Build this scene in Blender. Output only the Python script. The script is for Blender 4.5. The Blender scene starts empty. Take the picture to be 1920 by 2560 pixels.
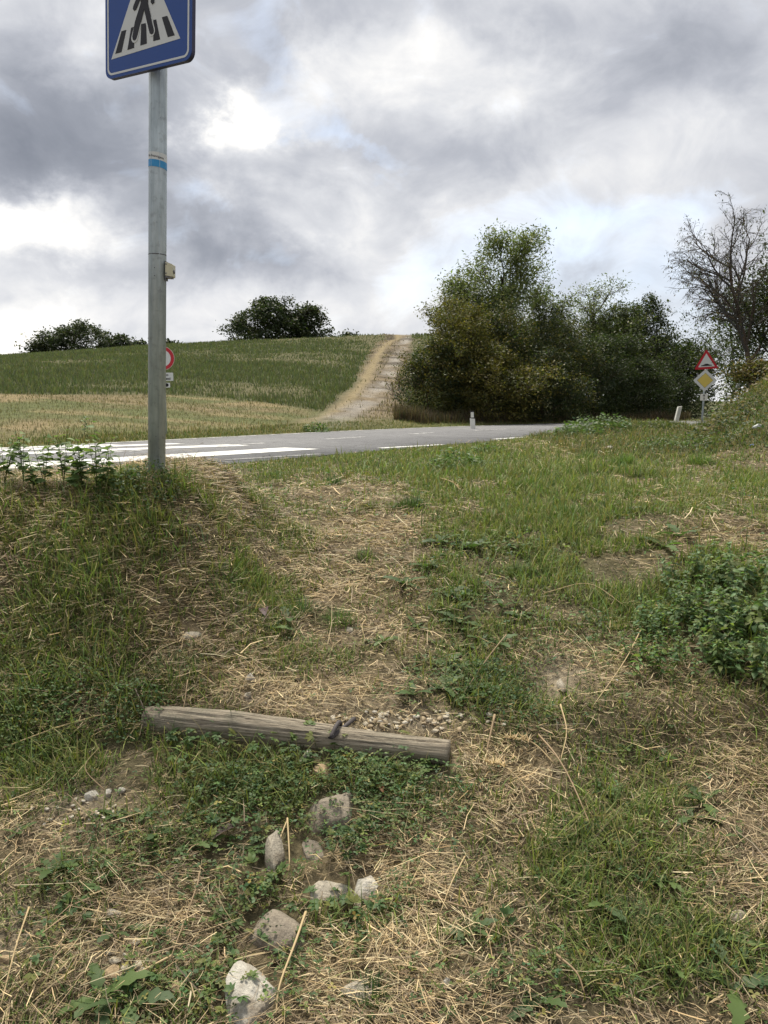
import bpy, math, random
import numpy as np
from mathutils import Vector, Matrix, Euler

S = bpy.context.scene
COL = S.collection
R = math.radians
rng = np.random.default_rng(11)
random.seed(5)

# ---------------------------------------------------------------- camera
CAM_Z, PITCH, FPX = 1.6, 7.97, 2000.0          # eye height, degrees down, focal length in pixels of a 1920 x 2560 frame
cam = bpy.data.cameras.new('camera')
cam.sensor_fit = 'VERTICAL'
cam.sensor_height = 24.0
cam.lens = 24.0 * FPX / 2560.0
cam.clip_start, cam.clip_end = 0.05, 3000.0
camera = bpy.data.objects.new('camera', cam)
camera.location = (0, 0, CAM_Z)
camera.rotation_euler = (R(90 - PITCH), 0, 0)
COL.objects.link(camera)
S.camera = camera

# ---------------------------------------------------------------- sky, sun, exposure
SUN_AZ, SUN_EL = R(-14.0), R(63.0)             # azimuth measured from +Y towards +X
world = bpy.data.worlds.new('World')
S.world = world
world.use_nodes = True
wt = world.node_tree
wt.nodes.clear()


def wn(kind, **kw):
    n = wt.nodes.new(kind)
    for k, v in kw.items():
        setattr(n, k, v)
    return n


def wmath(op, a, b=None, c=None, clamp=False):
    n = wn('ShaderNodeMath', operation=op, use_clamp=clamp)
    for i, v in enumerate((a, b, c)):
        if v is None:
            continue
        if isinstance(v, (int, float)):
            n.inputs[i].default_value = v
        else:
            wt.links.new(v, n.inputs[i])
    return n.outputs[0]


def px_dir(px, py):
    """A direction of the sky as (x/y, z/y)."""
    a = R(-PITCH)
    x, u = (px - 960) / FPX, (1280 - py) / FPX
    fy, fz = math.cos(a) - u * math.sin(a), math.sin(a) + u * math.cos(a)
    return x / fy, fz / fy


sky = wn('ShaderNodeTexSky', sky_type='NISHITA')
sky.sun_disc = False
sky.sun_elevation = SUN_EL
sky.sun_rotation = SUN_AZ
sky.air_density, sky.dust_density, sky.ozone_density = 1.0, 1.5, 1.0
tc = wn('ShaderNodeTexCoord')
nrm = wn('ShaderNodeVectorMath', operation='NORMALIZE')
wt.links.new(tc.outputs['Generated'], nrm.inputs[0])
sep = wn('ShaderNodeSeparateXYZ')
wt.links.new(nrm.outputs[0], sep.inputs[0])
dx, dy, dz = sep.outputs
den = wmath('ADD', wmath('MAXIMUM', dz, 0.0), 0.42)
comb = wn('ShaderNodeCombineXYZ')
wt.links.new(wmath('DIVIDE', dx, den), comb.inputs[0])
wt.links.new(wmath('DIVIDE', dy, den), comb.inputs[1])
ball = wn('ShaderNodeMapping')
ball.inputs['Scale'].default_value = (1, 1, 1.45)
wt.links.new(nrm.outputs[0], ball.inputs['Vector'])


def wnoise(scale, detail, rough, dist, off, vec=None):
    m = wn('ShaderNodeMapping')
    m.inputs['Location'].default_value = off
    wt.links.new(vec or comb.outputs[0], m.inputs['Vector'])
    n = wn('ShaderNodeTexNoise')
    n.inputs['Scale'].default_value = scale
    n.inputs['Detail'].default_value = detail
    n.inputs['Roughness'].default_value = rough
    n.inputs['Distortion'].default_value = dist
    wt.links.new(m.outputs[0], n.inputs['Vector'])
    return n


n1 = wnoise(4.2, 9, 0.55, 0.35, (3.1, 1.7, 0.4), ball.outputs[0])      # cloud masses
n2 = wnoise(9.5, 8, 0.56, 0.6, (8.2, 4.4, 1.3), ball.outputs[0])       # billows
n3 = wnoise(5.0, 7, 0.6, 0.0, (1.2, 9.4, 2.3), ball.outputs[0])        # wander of the cloud edges
warp = wn('ShaderNodeSeparateXYZ')
wt.links.new(n3.outputs['Color'], warp.inputs[0])
dyp = wmath('MAXIMUM', dy, 0.05)
U = wmath('ADD', wmath('DIVIDE', dx, dyp), wmath('MULTIPLY', wmath('SUBTRACT', warp.outputs[0], 0.5), 0.34))
V = wmath('ADD', wmath('DIVIDE', dz, dyp), wmath('MULTIPLY', wmath('SUBTRACT', warp.outputs[1], 0.5), 0.22))
ahead = wn('ShaderNodeMapRange')
ahead.inputs['From Min'].default_value = 0.1
ahead.inputs['From Max'].default_value = 0.5
wt.links.new(dy, ahead.inputs['Value'])

# thick and thin places of the cloud deck: (x, y, half width, half height, amount), tilt in degrees
THICK = [
    (90, 230, 300, 190, -.27, 20), (330, 400, 300, 130, -.24, 25), (560, 590, 210, 70, -.20, 15), (60, 470, 200, 70, -.12, 0),
    (140, 90, 110, 90, .20, 30), (640, 60, 260, 110, -.12, 10), (470, 200, 120, 60, -.04, 30),
    (608, 315, 62, 78, .50, 0), (545, 265, 45, 50, .2, 0), (850, 150, 130, 75, .20, -20), (760, 230, 120, 60, .08, 0),
    (50, 590, 190, 75, .42, -8), (250, 560, 160, 45, .16, -8), (40, 860, 200, 80, .26, 0), (250, 690, 260, 40, -.10, 0),
    (900, 450, 150, 60, .10, -20), (740, 545, 150, 60, .14, 0), (1060, 440, 140, 90, -.10, 0), (1000, 560, 160, 40, -.05, -10), (1130, 350, 330, 60, -.10, -12),
    (1180, 70, 220, 70, -.15, 8), (1640, 90, 320, 110, -.16, 8), (1250, 190, 260, 80, .10, 5), (1250, 290, 120, 50, .06, 0),
    (1700, 300, 280, 90, .03, 0), (1180, 560, 200, 60, .10, 0), (1450, 640, 300, 60, .10, 0), (900, 700, 260, 60, .08, 0),
    (1400, 470, 200, 60, .08, -10), (620, 780, 400, 60, .10, 0), (1500, 1000, 600, 90, .10, 0),
]
GAPS = [(1560, 590, 260, 55, .60, -8), (1250, 555, 170, 40, .40, -15), (860, 370, 130, 26, .55, 12), (740, 300, 60, 60, .35, 0),
        (1500, 720, 300, 90, .55, 0), (1120, 680, 150, 60, .40, 0), (430, 470, 120, 40, .30, 20), (650, 130, 60, 90, .35, 0),
        (330, 260, 90, 50, .15, 0), (1720, 820, 160, 90, .45, 0), (640, 600, 70, 40, .35, 0)]


def blobs(items):
    tot = None
    for (px, py, rx, ry, amp, tilt) in items:
        u, v = px_dir(px, py)
        c, s = math.cos(R(-tilt)), math.sin(R(-tilt))
        du, dv = wmath('SUBTRACT', U, u), wmath('SUBTRACT', V, v)
        a = wmath('ADD', wmath('MULTIPLY', du, c * FPX / rx), wmath('MULTIPLY', dv, s * FPX / rx))
        b = wmath('SUBTRACT', wmath('MULTIPLY', dv, c * FPX / ry), wmath('MULTIPLY', du, s * FPX / ry))
        r2 = wmath('ADD', wmath('MULTIPLY', a, a), wmath('MULTIPLY', b, b))
        g = wmath('MULTIPLY', wmath('POWER', 2.718, wmath('MULTIPLY', r2, -0.8)), amp)
        tot = g if tot is None else wmath('ADD', tot, g)
    return wmath('MULTIPLY', tot, ahead.outputs[0])


lum = wmath('ADD', wmath('MULTIPLY', wmath('SUBTRACT', n1.outputs['Fac'], 0.5), 0.46),
            wmath('MULTIPLY', wmath('SUBTRACT', n2.outputs['Fac'], 0.5), 0.54))
lum = wmath('ADD', wmath('ADD', lum, 0.555), blobs(THICK))
ramp = wn('ShaderNodeValToRGB')
cr = ramp.color_ramp
SKY_K = 0.1
stops = [(0.0, (.190, .208, .248)), (0.22, (.270, .288, .332)), (0.42, (.410, .426, .470)), (0.60, (.585, .595, .622)), (0.78, (.80, .79, .775)), (1.0, (1.22, 1.15, 1.01))]
cr.elements[0].position, cr.elements[1].position = 0.0, 1.0
for p, c in stops[1:-1]:
    cr.elements.new(p)
for e, (p, c) in zip(cr.elements, stops):
    e.position, e.color = p, (*[v / 1.3 for v in c], 1)
wt.links.new(lum, ramp.inputs[0])
cloud = wn('ShaderNodeVectorMath', operation='SCALE')
wt.links.new(ramp.outputs[0], cloud.inputs[0])
cloud.inputs['Scale'].default_value = 1.3 * .31 / SKY_K
gap = wmath('ADD', wmath('MULTIPLY', wmath('SUBTRACT', n2.outputs['Fac'], 0.52), 1.6), wmath('ADD', blobs(GAPS), -0.12), clamp=True)
gap = wmath('MULTIPLY', gap, 0.6)
blue = wn('ShaderNodeMix', data_type='RGBA')      # thin veil over the clear sky
blue.inputs['Factor'].default_value = 0.72
wt.links.new(sky.outputs[0], blue.inputs['A'])
blue.inputs['B'].default_value = (1.5, 1.9, 2.5, 1)
mix = wn('ShaderNodeMix', data_type='RGBA')
wt.links.new(gap, mix.inputs['Factor'])
wt.links.new(cloud.outputs[0], mix.inputs['A'])
wt.links.new(blue.outputs['Result'], mix.inputs['B'])
bg = wn('ShaderNodeBackground')
bg.inputs['Strength'].default_value = SKY_K
wt.links.new(mix.outputs['Result'], bg.inputs['Color'])
wo = wn('ShaderNodeOutputWorld')
wt.links.new(bg.outputs[0], wo.inputs['Surface'])
world.cycles.sampling_method = 'MANUAL'
world.cycles.sample_map_resolution = 512

sun = bpy.data.lights.new('sun', 'SUN')
sun.energy, sun.angle, sun.color = 1.5, R(16), (1.0, .93, .80)
sun_o = bpy.data.objects.new('sun', sun)
sd = Vector((math.sin(SUN_AZ) * math.cos(SUN_EL), math.cos(SUN_AZ) * math.cos(SUN_EL), math.sin(SUN_EL)))
sun_o.rotation_euler = sd.to_track_quat('Z', 'Y').to_euler()
sun_o.location = (-10, 20, 30)
COL.objects.link(sun_o)

S.view_settings.view_transform = 'Standard'
S.view_settings.look = 'None'
S.view_settings.exposure = 2.08
S.view_settings.gamma = 1.0
S.view_settings.use_curve_mapping = False
S.render.engine = 'CYCLES'
S.cycles.max_bounces = 6
S.cycles.transparent_max_bounces = 4

# ---------------------------------------------------------------- node material helpers
def new_mat(name):
    m = bpy.data.materials.new(name)
    m.use_nodes = True
    m.node_tree.nodes.clear()
    return m


class NB:
    """Small node builder."""
    def __init__(self, m):
        self.t = m.node_tree

    def n(self, kind, ins=None, **kw):
        nd = self.t.nodes.new(kind)
        for k, v in kw.items():
            setattr(nd, k, v)
        for k, v in (ins or {}).items():
            self.put(nd.inputs[k], v)
        return nd

    def put(self, sock, v):
        if isinstance(v, bpy.types.NodeSocket):
            self.t.links.new(v, sock)
        elif isinstance(v, (tuple, list)) and sock.type == 'RGBA' and len(v) == 3:
            sock.default_value = (*v, 1)
        else:
            sock.default_value = v

    def math(self, op, a, b=0.0, clamp=False):
        nd = self.n('ShaderNodeMath', operation=op, use_clamp=clamp)
        self.put(nd.inputs[0], a); self.put(nd.inputs[1], b)
        return nd.outputs[0]

    def mix(self, f, a, b, blend='MIX'):
        nd = self.n('ShaderNodeMix', data_type='RGBA', blend_type=blend)
        self.put(nd.inputs['Factor'], f); self.put(nd.inputs['A'], a); self.put(nd.inputs['B'], b)
        return nd.outputs['Result']

    def noise(self, scale, detail=4, rough=.55, vec=None, dist=0.0):
        nd = self.n('ShaderNodeTexNoise', {'Scale': scale, 'Detail': detail, 'Roughness': rough, 'Distortion': dist})
        if vec is not None:
            self.put(nd.inputs['Vector'], vec)
        return nd.outputs['Fac']

    def ramp(self, f, stops):
        nd = self.n('ShaderNodeValToRGB')
        e = nd.color_ramp.elements
        while len(e) < len(stops):
            e.new(.5)
        for el, (p, c) in zip(e, stops):
            el.position = p
            el.color = (*c, 1) if not isinstance(c, (int, float)) else (c, c, c, 1)
        self.put(nd.inputs[0], f)
        return nd.outputs[0]

    def obj(self, scale=(1, 1, 1)):
        tcn = self.n('ShaderNodeTexCoord')
        mp = self.n('ShaderNodeMapping')
        mp.inputs['Scale'].default_value = scale
        self.t.links.new(tcn.outputs['Object'], mp.inputs['Vector'])
        return mp.outputs[0]

    def out(self, shader):
        o = self.n('ShaderNodeOutputMaterial')
        self.t.links.new(shader, o.inputs['Surface'])

    def principled(self, col, rough=.8, metal=0.0, spec=.3, height=None, dist=.01, strength=.6):
        p = self.n('ShaderNodeBsdfPrincipled')
        self.put(p.inputs['Base Color'], col)
        self.put(p.inputs['Roughness'], rough)
        self.put(p.inputs['Metallic'], metal)
        self.put(p.inputs['Specular IOR Level'], spec)
        if height is not None:
            b = self.n('ShaderNodeBump', {'Strength': strength, 'Distance': dist})
            self.put(b.inputs['Height'], height)
            self.t.links.new(b.outputs[0], p.inputs['Normal'])
        return p.outputs[0]


def leaf_mat(name, trans=.35, rough=.55, spec=.25, sat=1.0):
    """Colour from the mesh attribute 'col': each leaf or blade has its own natural colour."""
    m = new_mat(name); b = NB(m)
    a = b.n('ShaderNodeAttribute', attribute_name='col').outputs['Color']
    p = b.principled(a, rough, 0, spec)
    if trans <= 0:
        b.out(p)
        return m
    tcol = b.mix(1.0, a, (1.0, 1.15, .55), 'MULTIPLY')
    tr = b.n('ShaderNodeBsdfTranslucent'); b.put(tr.inputs['Color'], tcol)
    ms = b.n('ShaderNodeMixShader', {0: trans, 1: p, 2: tr.outputs[0]})
    b.out(ms.outputs[0])
    return m


def flat_mat(name, col, rough=.5, spec=.4, metal=0.0, dirt=.15, scale=14.0):
    m = new_mat(name); b = NB(m)
    v = b.obj()
    n = b.noise(scale, 5, .6, v)
    f = b.ramp(n, [(.35, 0.0), (.75, 1.0)])
    c = b.mix(b.math('MULTIPLY', f, dirt), col, tuple(x * .45 + .02 for x in col))
    b.out(b.principled(c, rough, metal, spec))
    return m


M = {}
M['leaf'] = leaf_mat('leaf', .38)
M['leaf_far'] = leaf_mat('leaf_far', .30)
M['grass'] = leaf_mat('grass', .30, .6, .2)
M['straw'] = leaf_mat('straw', .12, .6, .3)
M['bark_plain'] = leaf_mat('bark_plain', 0, .9, .15)


def soil_mat():
    m = new_mat('soil'); b = NB(m)
    a = b.n('ShaderNodeAttribute', attribute_name='col').outputs['Color']
    v = b.obj()
    n1 = b.noise(38, 8, .68, v)
    n2 = b.noise(5.5, 5, .6, v)
    n3 = b.noise(190, 4, .7, v)
    f = b.ramp(n1, [(.28, .45), (.55, 1.0), (.78, 1.5)])
    c = b.mix(1.0, a, f, 'MULTIPLY')
    c = b.mix(1.0, c, b.ramp(n2, [(.3, .72), (.7, 1.25)]), 'MULTIPLY')
    c = b.mix(1.0, c, b.ramp(n3, [(.3, .75), (.7, 1.25)]), 'MULTIPLY')
    h = b.math('ADD', b.math('MULTIPLY', n1, 1.0), b.math('MULTIPLY', n3, .35))
    b.out(b.principled(c, .95, 0, .1, h, .02, .8))
    return m


def asphalt_mat(name, base, patch):
    m = new_mat(name); b = NB(m)
    v = b.obj()
    n1 = b.noise(.55, 5, .55, v)
    n2 = b.noise(160, 3, .7, v)
    vo = b.n('ShaderNodeTexVoronoi', {'Scale': 110.0}); b.put(vo.inputs['Vector'], v)
    n4 = b.noise(6.0, 6, .65, v)
    c = b.mix(b.ramp(n1, [(.35, 0.0), (.65, 1.0)]), base, patch)
    c = b.mix(1.0, c, b.ramp(n2, [(.3, .62), (.7, 1.4)]), 'MULTIPLY')
    c = b.mix(1.0, c, b.ramp(n4, [(.3, .82), (.7, 1.15)]), 'MULTIPLY')
    c = b.mix(b.ramp(vo.outputs['Distance'], [(.0, .35), (.16, 0.0)]), c, (.22, .22, .21))
    wv = b.n('ShaderNodeVectorMath', {0: v}, operation='ADD')
    nz = b.n('ShaderNodeTexNoise', {'Scale': 2.2, 'Detail': 5}); b.put(nz.inputs['Vector'], v)
    b.put(wv.inputs[1], nz.outputs['Color'])
    ck = b.n('ShaderNodeTexVoronoi', {'Scale': .55}, feature='DISTANCE_TO_EDGE'); b.put(ck.inputs['Vector'], wv.outputs[0])
    ckm = b.math('MULTIPLY', b.ramp(ck.outputs['Distance'], [(.004, 1.0), (.012, 0.0)]), b.ramp(n4, [(.45, 0.0), (.6, .8)]))
    c = b.mix(ckm, c, (.03, .03, .03))
    b.out(b.principled(c, .85, 0, .3, b.math('ADD', n2, vo.outputs['Distance']), .006, .7))
    return m


def paint_mat(name, wear=.5):
    m = new_mat(name); b = NB(m)
    v = b.obj()
    n1 = b.noise(9, 8, .7, v)
    n2 = b.noise(90, 4, .7, v)
    f = b.ramp(b.math('ADD', b.math('MULTIPLY', n1, .7), b.math('MULTIPLY', n2, .3)), [(wear - .06, 1.0), (wear + .05, 0.0)])
    c = b.mix(f, (.62, .62, .60), (.12, .12, .12))
    b.out(b.principled(c, .7, 0, .3, n2, .003, .5))
    return m


M['soil'] = soil_mat()
M['asphalt'] = asphalt_mat('asphalt', (.135, .136, .142), (.165, .166, .17))
M['old_asphalt'] = asphalt_mat('old_asphalt', (.085, .08, .075), (.12, .112, .10))
M['asphalt_edge'] = asphalt_mat('asphalt_edge', (.035, .034, .034), (.05, .05, .05))
M['paint'] = paint_mat('road_paint', .43)
M['paint_worn'] = paint_mat('road_paint_worn', .50)
M['paint_faded'] = paint_mat('road_paint_faded', .60)

# ---------------------------------------------------------------- mesh helpers
def finish(o, parent=None, label=None, cat=None, group=None, kind=None):
    if o.name not in COL.objects:
        COL.objects.link(o)
    if parent is not None:
        o.parent = parent
    for k, v in (('label', label), ('category', cat), ('group', group), ('kind', kind)):
        if v is not None:
            o[k] = v
    return o


def np_mesh(name, V, F, mat, col=None, smooth=False):
    """V (n,3); F: array (m,3) or (m,4), or a list of such arrays."""
    Fs = [np.asarray(f, dtype=np.int32) for f in (F if isinstance(F, list) else [F]) if len(f)]
    me = bpy.data.meshes.new(name)
    V = np.ascontiguousarray(V, dtype=np.float32)
    me.vertices.add(len(V))
    me.vertices.foreach_set('co', V.ravel())
    loops = np.concatenate([f.ravel() for f in Fs])
    sizes = np.concatenate([np.full(len(f), f.shape[1], dtype=np.int32) for f in Fs])
    starts = np.concatenate([[0], np.cumsum(sizes)[:-1]]).astype(np.int32)
    me.loops.add(len(loops))
    me.loops.foreach_set('vertex_index', loops)
    me.polygons.add(len(sizes))
    me.polygons.foreach_set('loop_start', starts)
    me.polygons.foreach_set('loop_total', sizes)
    me.update(calc_edges=True)
    if smooth:
        me.polygons.foreach_set('use_smooth', np.ones(len(sizes), dtype=bool))
    if col is not None:
        at = me.color_attributes.new('col', 'FLOAT_COLOR', 'POINT')
        c = np.ones((len(V), 4), dtype=np.float32)
        c[:, :3] = col
        at.data.foreach_set('color', c.ravel())
    for mt in (mat if isinstance(mat, list) else [mat]):
        me.materials.append(mt)
    return me


def np_obj(name, V, F, mat, parent=None, col=None, smooth=False, **kw):
    return finish(bpy.data.objects.new(name, np_mesh(name, V, F, mat, col, smooth)), parent, **kw)


def share(name, me, parent=None, loc=(0, 0, 0), rot=(0, 0, 0), scale=1.0, **kw):
    o = bpy.data.objects.new(name, me)
    o.location, o.rotation_euler = loc, rot
    o.scale = (scale,) * 3 if isinstance(scale, (int, float)) else scale
    return finish(o, parent, **kw)


def empty(name, loc, rot=(0, 0, 0), **kw):
    o = bpy.data.objects.new(name, None)
    o.empty_display_size = .1
    o.location, o.rotation_euler = loc, rot
    return finish(o, **kw)


def box_vf(x0, x1, y0, y1, z0, z1):
    V = [(x0, y0, z0), (x1, y0, z0), (x1, y1, z0), (x0, y1, z0), (x0, y0, z1), (x1, y0, z1), (x1, y1, z1), (x0, y1, z1)]
    F = [(0, 3, 2, 1), (4, 5, 6, 7), (0, 1, 5, 4), (1, 2, 6, 5), (2, 3, 7, 6), (3, 0, 4, 7)]
    return V, F


def tube_vf(P, rad, sides=8, cap=True):
    """A tapered tube along the points P."""
    P = np.asarray(P, float); n = len(P)
    rad = np.broadcast_to(np.asarray(rad, float), (n,))
    T = np.gradient(P, axis=0)
    T /= np.linalg.norm(T, axis=1)[:, None] + 1e-9
    ref = np.array([0, 0, 1.0]) if abs(T[0, 2]) < .9 else np.array([1.0, 0, 0])
    A = np.cross(T, ref); A /= np.linalg.norm(A, axis=1)[:, None] + 1e-9
    B = np.cross(T, A)
    th = np.arange(sides) * 2 * math.pi / sides
    V = P[:, None, :] + rad[:, None, None] * (np.cos(th)[None, :, None] * A[:, None, :] + np.sin(th)[None, :, None] * B[:, None, :])
    V = V.reshape(-1, 3)
    i = np.arange(n - 1)[:, None] * sides; j = np.arange(sides)[None, :]; k = (j + 1) % sides
    Q = np.stack([i + j, i + k, i + sides + k, i + sides + j], -1).reshape(-1, 4)
    Fs = [Q]
    if cap:
        V = np.vstack([V, P[:1], P[-1:]])
        a, c = len(V) - 2, len(V) - 1
        jj = np.arange(sides); kk = (jj + 1) % sides
        Fs.append(np.vstack([np.stack([np.full(sides, a), kk, jj], -1), np.stack([np.full(sides, c), (n - 1) * sides + jj, (n - 1) * sides + kk], -1)]))
    return V, Fs


class Acc:
    """Collects pieces of one mesh."""
    def __init__(self):
        self.V, self.F3, self.F4, self.C, self.n = [], [], [], [], 0

    def add(self, V, Fs, col=None):
        V = np.asarray(V, float)
        for f in (Fs if isinstance(Fs, list) and len(Fs) and isinstance(Fs[0], np.ndarray) else [np.asarray(Fs)]):
            (self.F3 if f.shape[1] == 3 else self.F4).append(f + self.n)
        self.V.append(V)
        if col is not None:
            self.C.append(np.broadcast_to(np.asarray(col, float), (len(V), 3)))
        self.n += len(V)
        return self

    def arrays(self):
        F = []
        if self.F3: F.append(np.vstack(self.F3))
        if self.F4: F.append(np.vstack(self.F4))
        return np.vstack(self.V), F, (np.vstack(self.C) if self.C else None)

    def mesh(self, name, mat, smooth=False):
        V, F, C = self.arrays()
        return np_mesh(name, V, F, mat, C, smooth)

    def obj(self, name, mat, parent=None, smooth=False, **kw):
        return finish(bpy.data.objects.new(name, self.mesh(name, mat, smooth)), parent, **kw)


def ss(a, b, x):
    t = np.clip((np.asarray(x, float) - a) / (b - a), 0, 1)
    return t * t * (3 - 2 * t)


_grids = {}
def vn(x, y, s, seed=0):
    """Smooth value noise in 0..1."""
    if seed not in _grids:
        _grids[seed] = np.random.default_rng(1000 + seed).random((256, 256))
    g = _grids[seed]
    x, y = np.asarray(x, float) / s, np.asarray(y, float) / s
    i, j = np.floor(x).astype(int), np.floor(y).astype(int)
    fx, fy = x - i, y - j
    fx, fy = fx * fx * (3 - 2 * fx), fy * fy * (3 - 2 * fy)
    i0, i1, j0, j1 = i % 256, (i + 1) % 256, j % 256, (j + 1) % 256
    return (g[i0, j0] * (1 - fx) + g[i1, j0] * fx) * (1 - fy) + (g[i0, j1] * (1 - fx) + g[i1, j1] * fx) * fy


def fbm(x, y, s, seed=0, oct=4):
    t, a, tot = 0, 1.0, 0
    for k in range(oct):
        t = t + a * vn(x, y, s / 2 ** k, seed + 17 * k); tot += a; a *= .5
    return t / tot


# ---------------------------------------------------------------- the lie of the land
ROAD_Z = CAM_Z - .66
CL0 = [(-26, -17), (-14, -3.6), (-8, 4.0), (-5.3, 7.4), (-3.25, 10.1), (-1.7, 12.25), (.05, 14.7), (1.6, 16.7), (4.3, 19.4), (9.5, 23.0), (18, 26.5), (32, 29), (60, 30)]


def catmull(P, n=16):
    P = np.asarray(P, float)
    P = np.vstack([2 * P[0] - P[1], P, 2 * P[-1] - P[-2]])
    out = []
    for i in range(1, len(P) - 2):
        for t in np.linspace(0, 1, n, endpoint=False):
            a, b, c, d = P[i - 1], P[i], P[i + 1], P[i + 2]
            out.append(.5 * (2 * b + (c - a) * t + (2 * a - 5 * b + 4 * c - d) * t * t + (3 * b - a - 3 * c + d) * t ** 3))
    out.append(P[-2])
    return np.array(out)


CL = catmull(CL0, 14)
HALF = 2.32


def road_dist(X, Y):
    """Signed distance to the road's centre line, positive beyond the road."""
    X, Y = np.asarray(X, float), np.asarray(Y, float)
    shp = X.shape
    x, y = X.ravel(), Y.ravel()
    best = np.full(x.shape, 1e9); sg = np.ones(x.shape)
    for (a, b) in zip(CL[:-1], CL[1:]):
        d = b - a
        t = np.clip(((x - a[0]) * d[0] + (y - a[1]) * d[1]) / (d @ d), 0, 1)
        ex, ey = x - a[0] - t * d[0], y - a[1] - t * d[1]
        q = ex * ex + ey * ey
        m = q < best
        best = np.where(m, q, best)
        sg = np.where(m, np.sign(d[0] * ey - d[1] * ex), sg)
    return (np.sqrt(best) * sg).reshape(shp)


PROF_Y = [-60, -8, -2, 0, 1.2, 1.87, 2.3, 2.68, 2.86, 3.02, 3.4, 4.0, 4.6, 5.2, 6, 7, 8.5, 400]
PROF_D = [3.5, 2.3, 1.95, 1.78, 1.70, 1.58, 1.47, 1.37, 1.32, 1.205, 1.12, .965, .85, .765, .70, .675, .66, .66]
_py = np.arange(-80, 420, .02)
_pd = np.interp(_py, PROF_Y, PROF_D)
_k = np.ones(9) / 9
_pd = np.convolve(np.pad(_pd, 4, 'edge'), _k, 'valid')
ZC_X = [-400, -60, -29, -22.8, -16.8, -11.7, -3, 3, 8, 400]
ZC_Z = [3.0, 4.2, 4.72, 5.08, 5.56, 5.86, 6.25, 6.36, 6.4, 6.4]


def terrain(X, Y, bumps=True):
    X, Y = np.asarray(X, float), np.asarray(Y, float)
    D = road_dist(X, Y)
    near = CAM_Z - np.interp(Y, _py, _pd)
    berm = ss(-.42, -1.12, X + .10 * (vn(X, Y, .7, 3) - .5)) * ss(3.0, 4.3, Y) * (1 - ss(4.7, 6.3, Y))
    near = near + np.maximum(CAM_Z - .385 - .055 * ss(-1.32, -1.75, X) - near, 0) * berm
    near = near + .10 * ss(.9, 2.2, X) * ss(2.4, 3.4, Y) * (1 - ss(4.5, 7, Y))
    bank = 1.9 * ss(-.35, 2.1, X - .405 * Y) * ss(6.5, 12.5, Y) * ss(2.7, 5.2, -D)
    mound = .27 * np.exp(-((X - 4.3) / 1.5) ** 2 - ((Y - 13.6) / 2.2) ** 2) + .10 * np.exp(-((X - 2.6) / 1.2) ** 2 - ((Y - 11.0) / 1.6) ** 2)
    near = near + bank + mound * ss(2.4, 3.0, -D)
    if bumps:
        amp = np.clip(1.0 - (Y - 6) / 20, .25, 1)
        near = near + amp * (.085 * (fbm(X, Y, .55, 5, 4) - .5) + .02 * (vn(X, Y, .09, 9) - .5))
        near = near - .05 * np.exp(-((X - .66) / .13) ** 2 - ((Y - 3.18) / .13) ** 2)
    # beyond the road
    Yb = np.interp(X, [-400, -60, -12, -5.3, -3.6, 0, 1.7, 5.4, 60], [-300, -40, 3.0, 11.1, 13.2, 16.7, 18.9, 22.6, 40])
    a = np.clip((Y - Yb) / np.maximum(60 - Yb, 5), 0, 1)
    zc = np.interp(X, ZC_X, ZC_Z)
    fade = 1 - ss(.07, .30, X / np.maximum(Y, 1)) * .97
    prof = a ** 1.38 * (1 - .0 * a)
    far = ROAD_Z + (zc - ROAD_Z) * prof * fade
    far = far - np.maximum(Y - 60, 0) * .035 * fade
    if bumps:
        far = far + .22 * ss(3, 10, D) * (fbm(X, Y, 4.5, 21, 3) - .5) + .05 * ss(2.6, 4, D) * (vn(X, Y, .6, 23) - .5)
    z = np.where(D > 0, far, near)
    w = ss(2.55, 3.4, np.abs(D))
    z = ROAD_Z + .0 + (z - ROAD_Z) * w
    z = z - .09 * (1 - ss(HALF - .10, HALF + .12, np.abs(D)))
    return z


def cam_ray(px, py):
    a = R(-PITCH)
    x, u = (px - 960) / FPX, (1280 - py) / FPX
    return np.array([x, math.cos(a) - u * math.sin(a), math.sin(a) + u * math.cos(a)])


def at(px, py, Y):
    """The point at distance Y ahead that the given photo pixel shows."""
    d = cam_ray(px, py)
    return np.array([0, 0, CAM_Z]) + d * (Y / d[1])


_ts = np.concatenate([np.arange(1.0, 12, .01), np.arange(12, 90, .05)])
def ground_at(px, py):
    """The point of the ground that the given photo pixel shows."""
    d = cam_ray(px, py); d = d / d[1]
    P = d[None, :] * _ts[:, None]; P[:, 2] += CAM_Z
    h = terrain(P[:, 0], P[:, 1])
    i = np.argmax(P[:, 2] <= h)
    if P[i, 2] > h[i]:
        i = len(_ts) - 1
    return np.array([P[i, 0], P[i, 1], h[i]])


def road_at(px, py, z=None):
    d = cam_ray(px, py)
    t = ((ROAD_Z if z is None else z) - CAM_Z) / d[2]
    return np.array([d[0] * t, d[1] * t])


def gz(x, y):
    return float(terrain(np.array([x]), np.array([y]))[0])


def world_blobs(items):
    out = []
    for (px, py, rx, ry, amp) in items:
        c = ground_at(px, py)
        a, b = ground_at(px, py - ry), ground_at(px, py + ry)
        out.append((c[0], c[1], max(rx * c[1] / FPX, .03), max(abs(a[1] - b[1]) / 2, .03), amp))
    return out


def mask(B, X, Y, seed=0, wob=.35):
    dxn = (fbm(X, Y, .5, 40 + seed, 3) - .5); dyn = (fbm(X, Y, .5, 60 + seed, 3) - .5)
    t = np.zeros(np.shape(X))
    for (x, y, rx, ry, amp) in B:
        q = ((X + dxn * 2 * wob * rx - x) / rx) ** 2 + ((Y + dyn * 2 * wob * ry - y) / ry) ** 2
        t = t + amp * np.exp(-q * .9)
    return np.clip(t, -1, 1)


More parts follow.
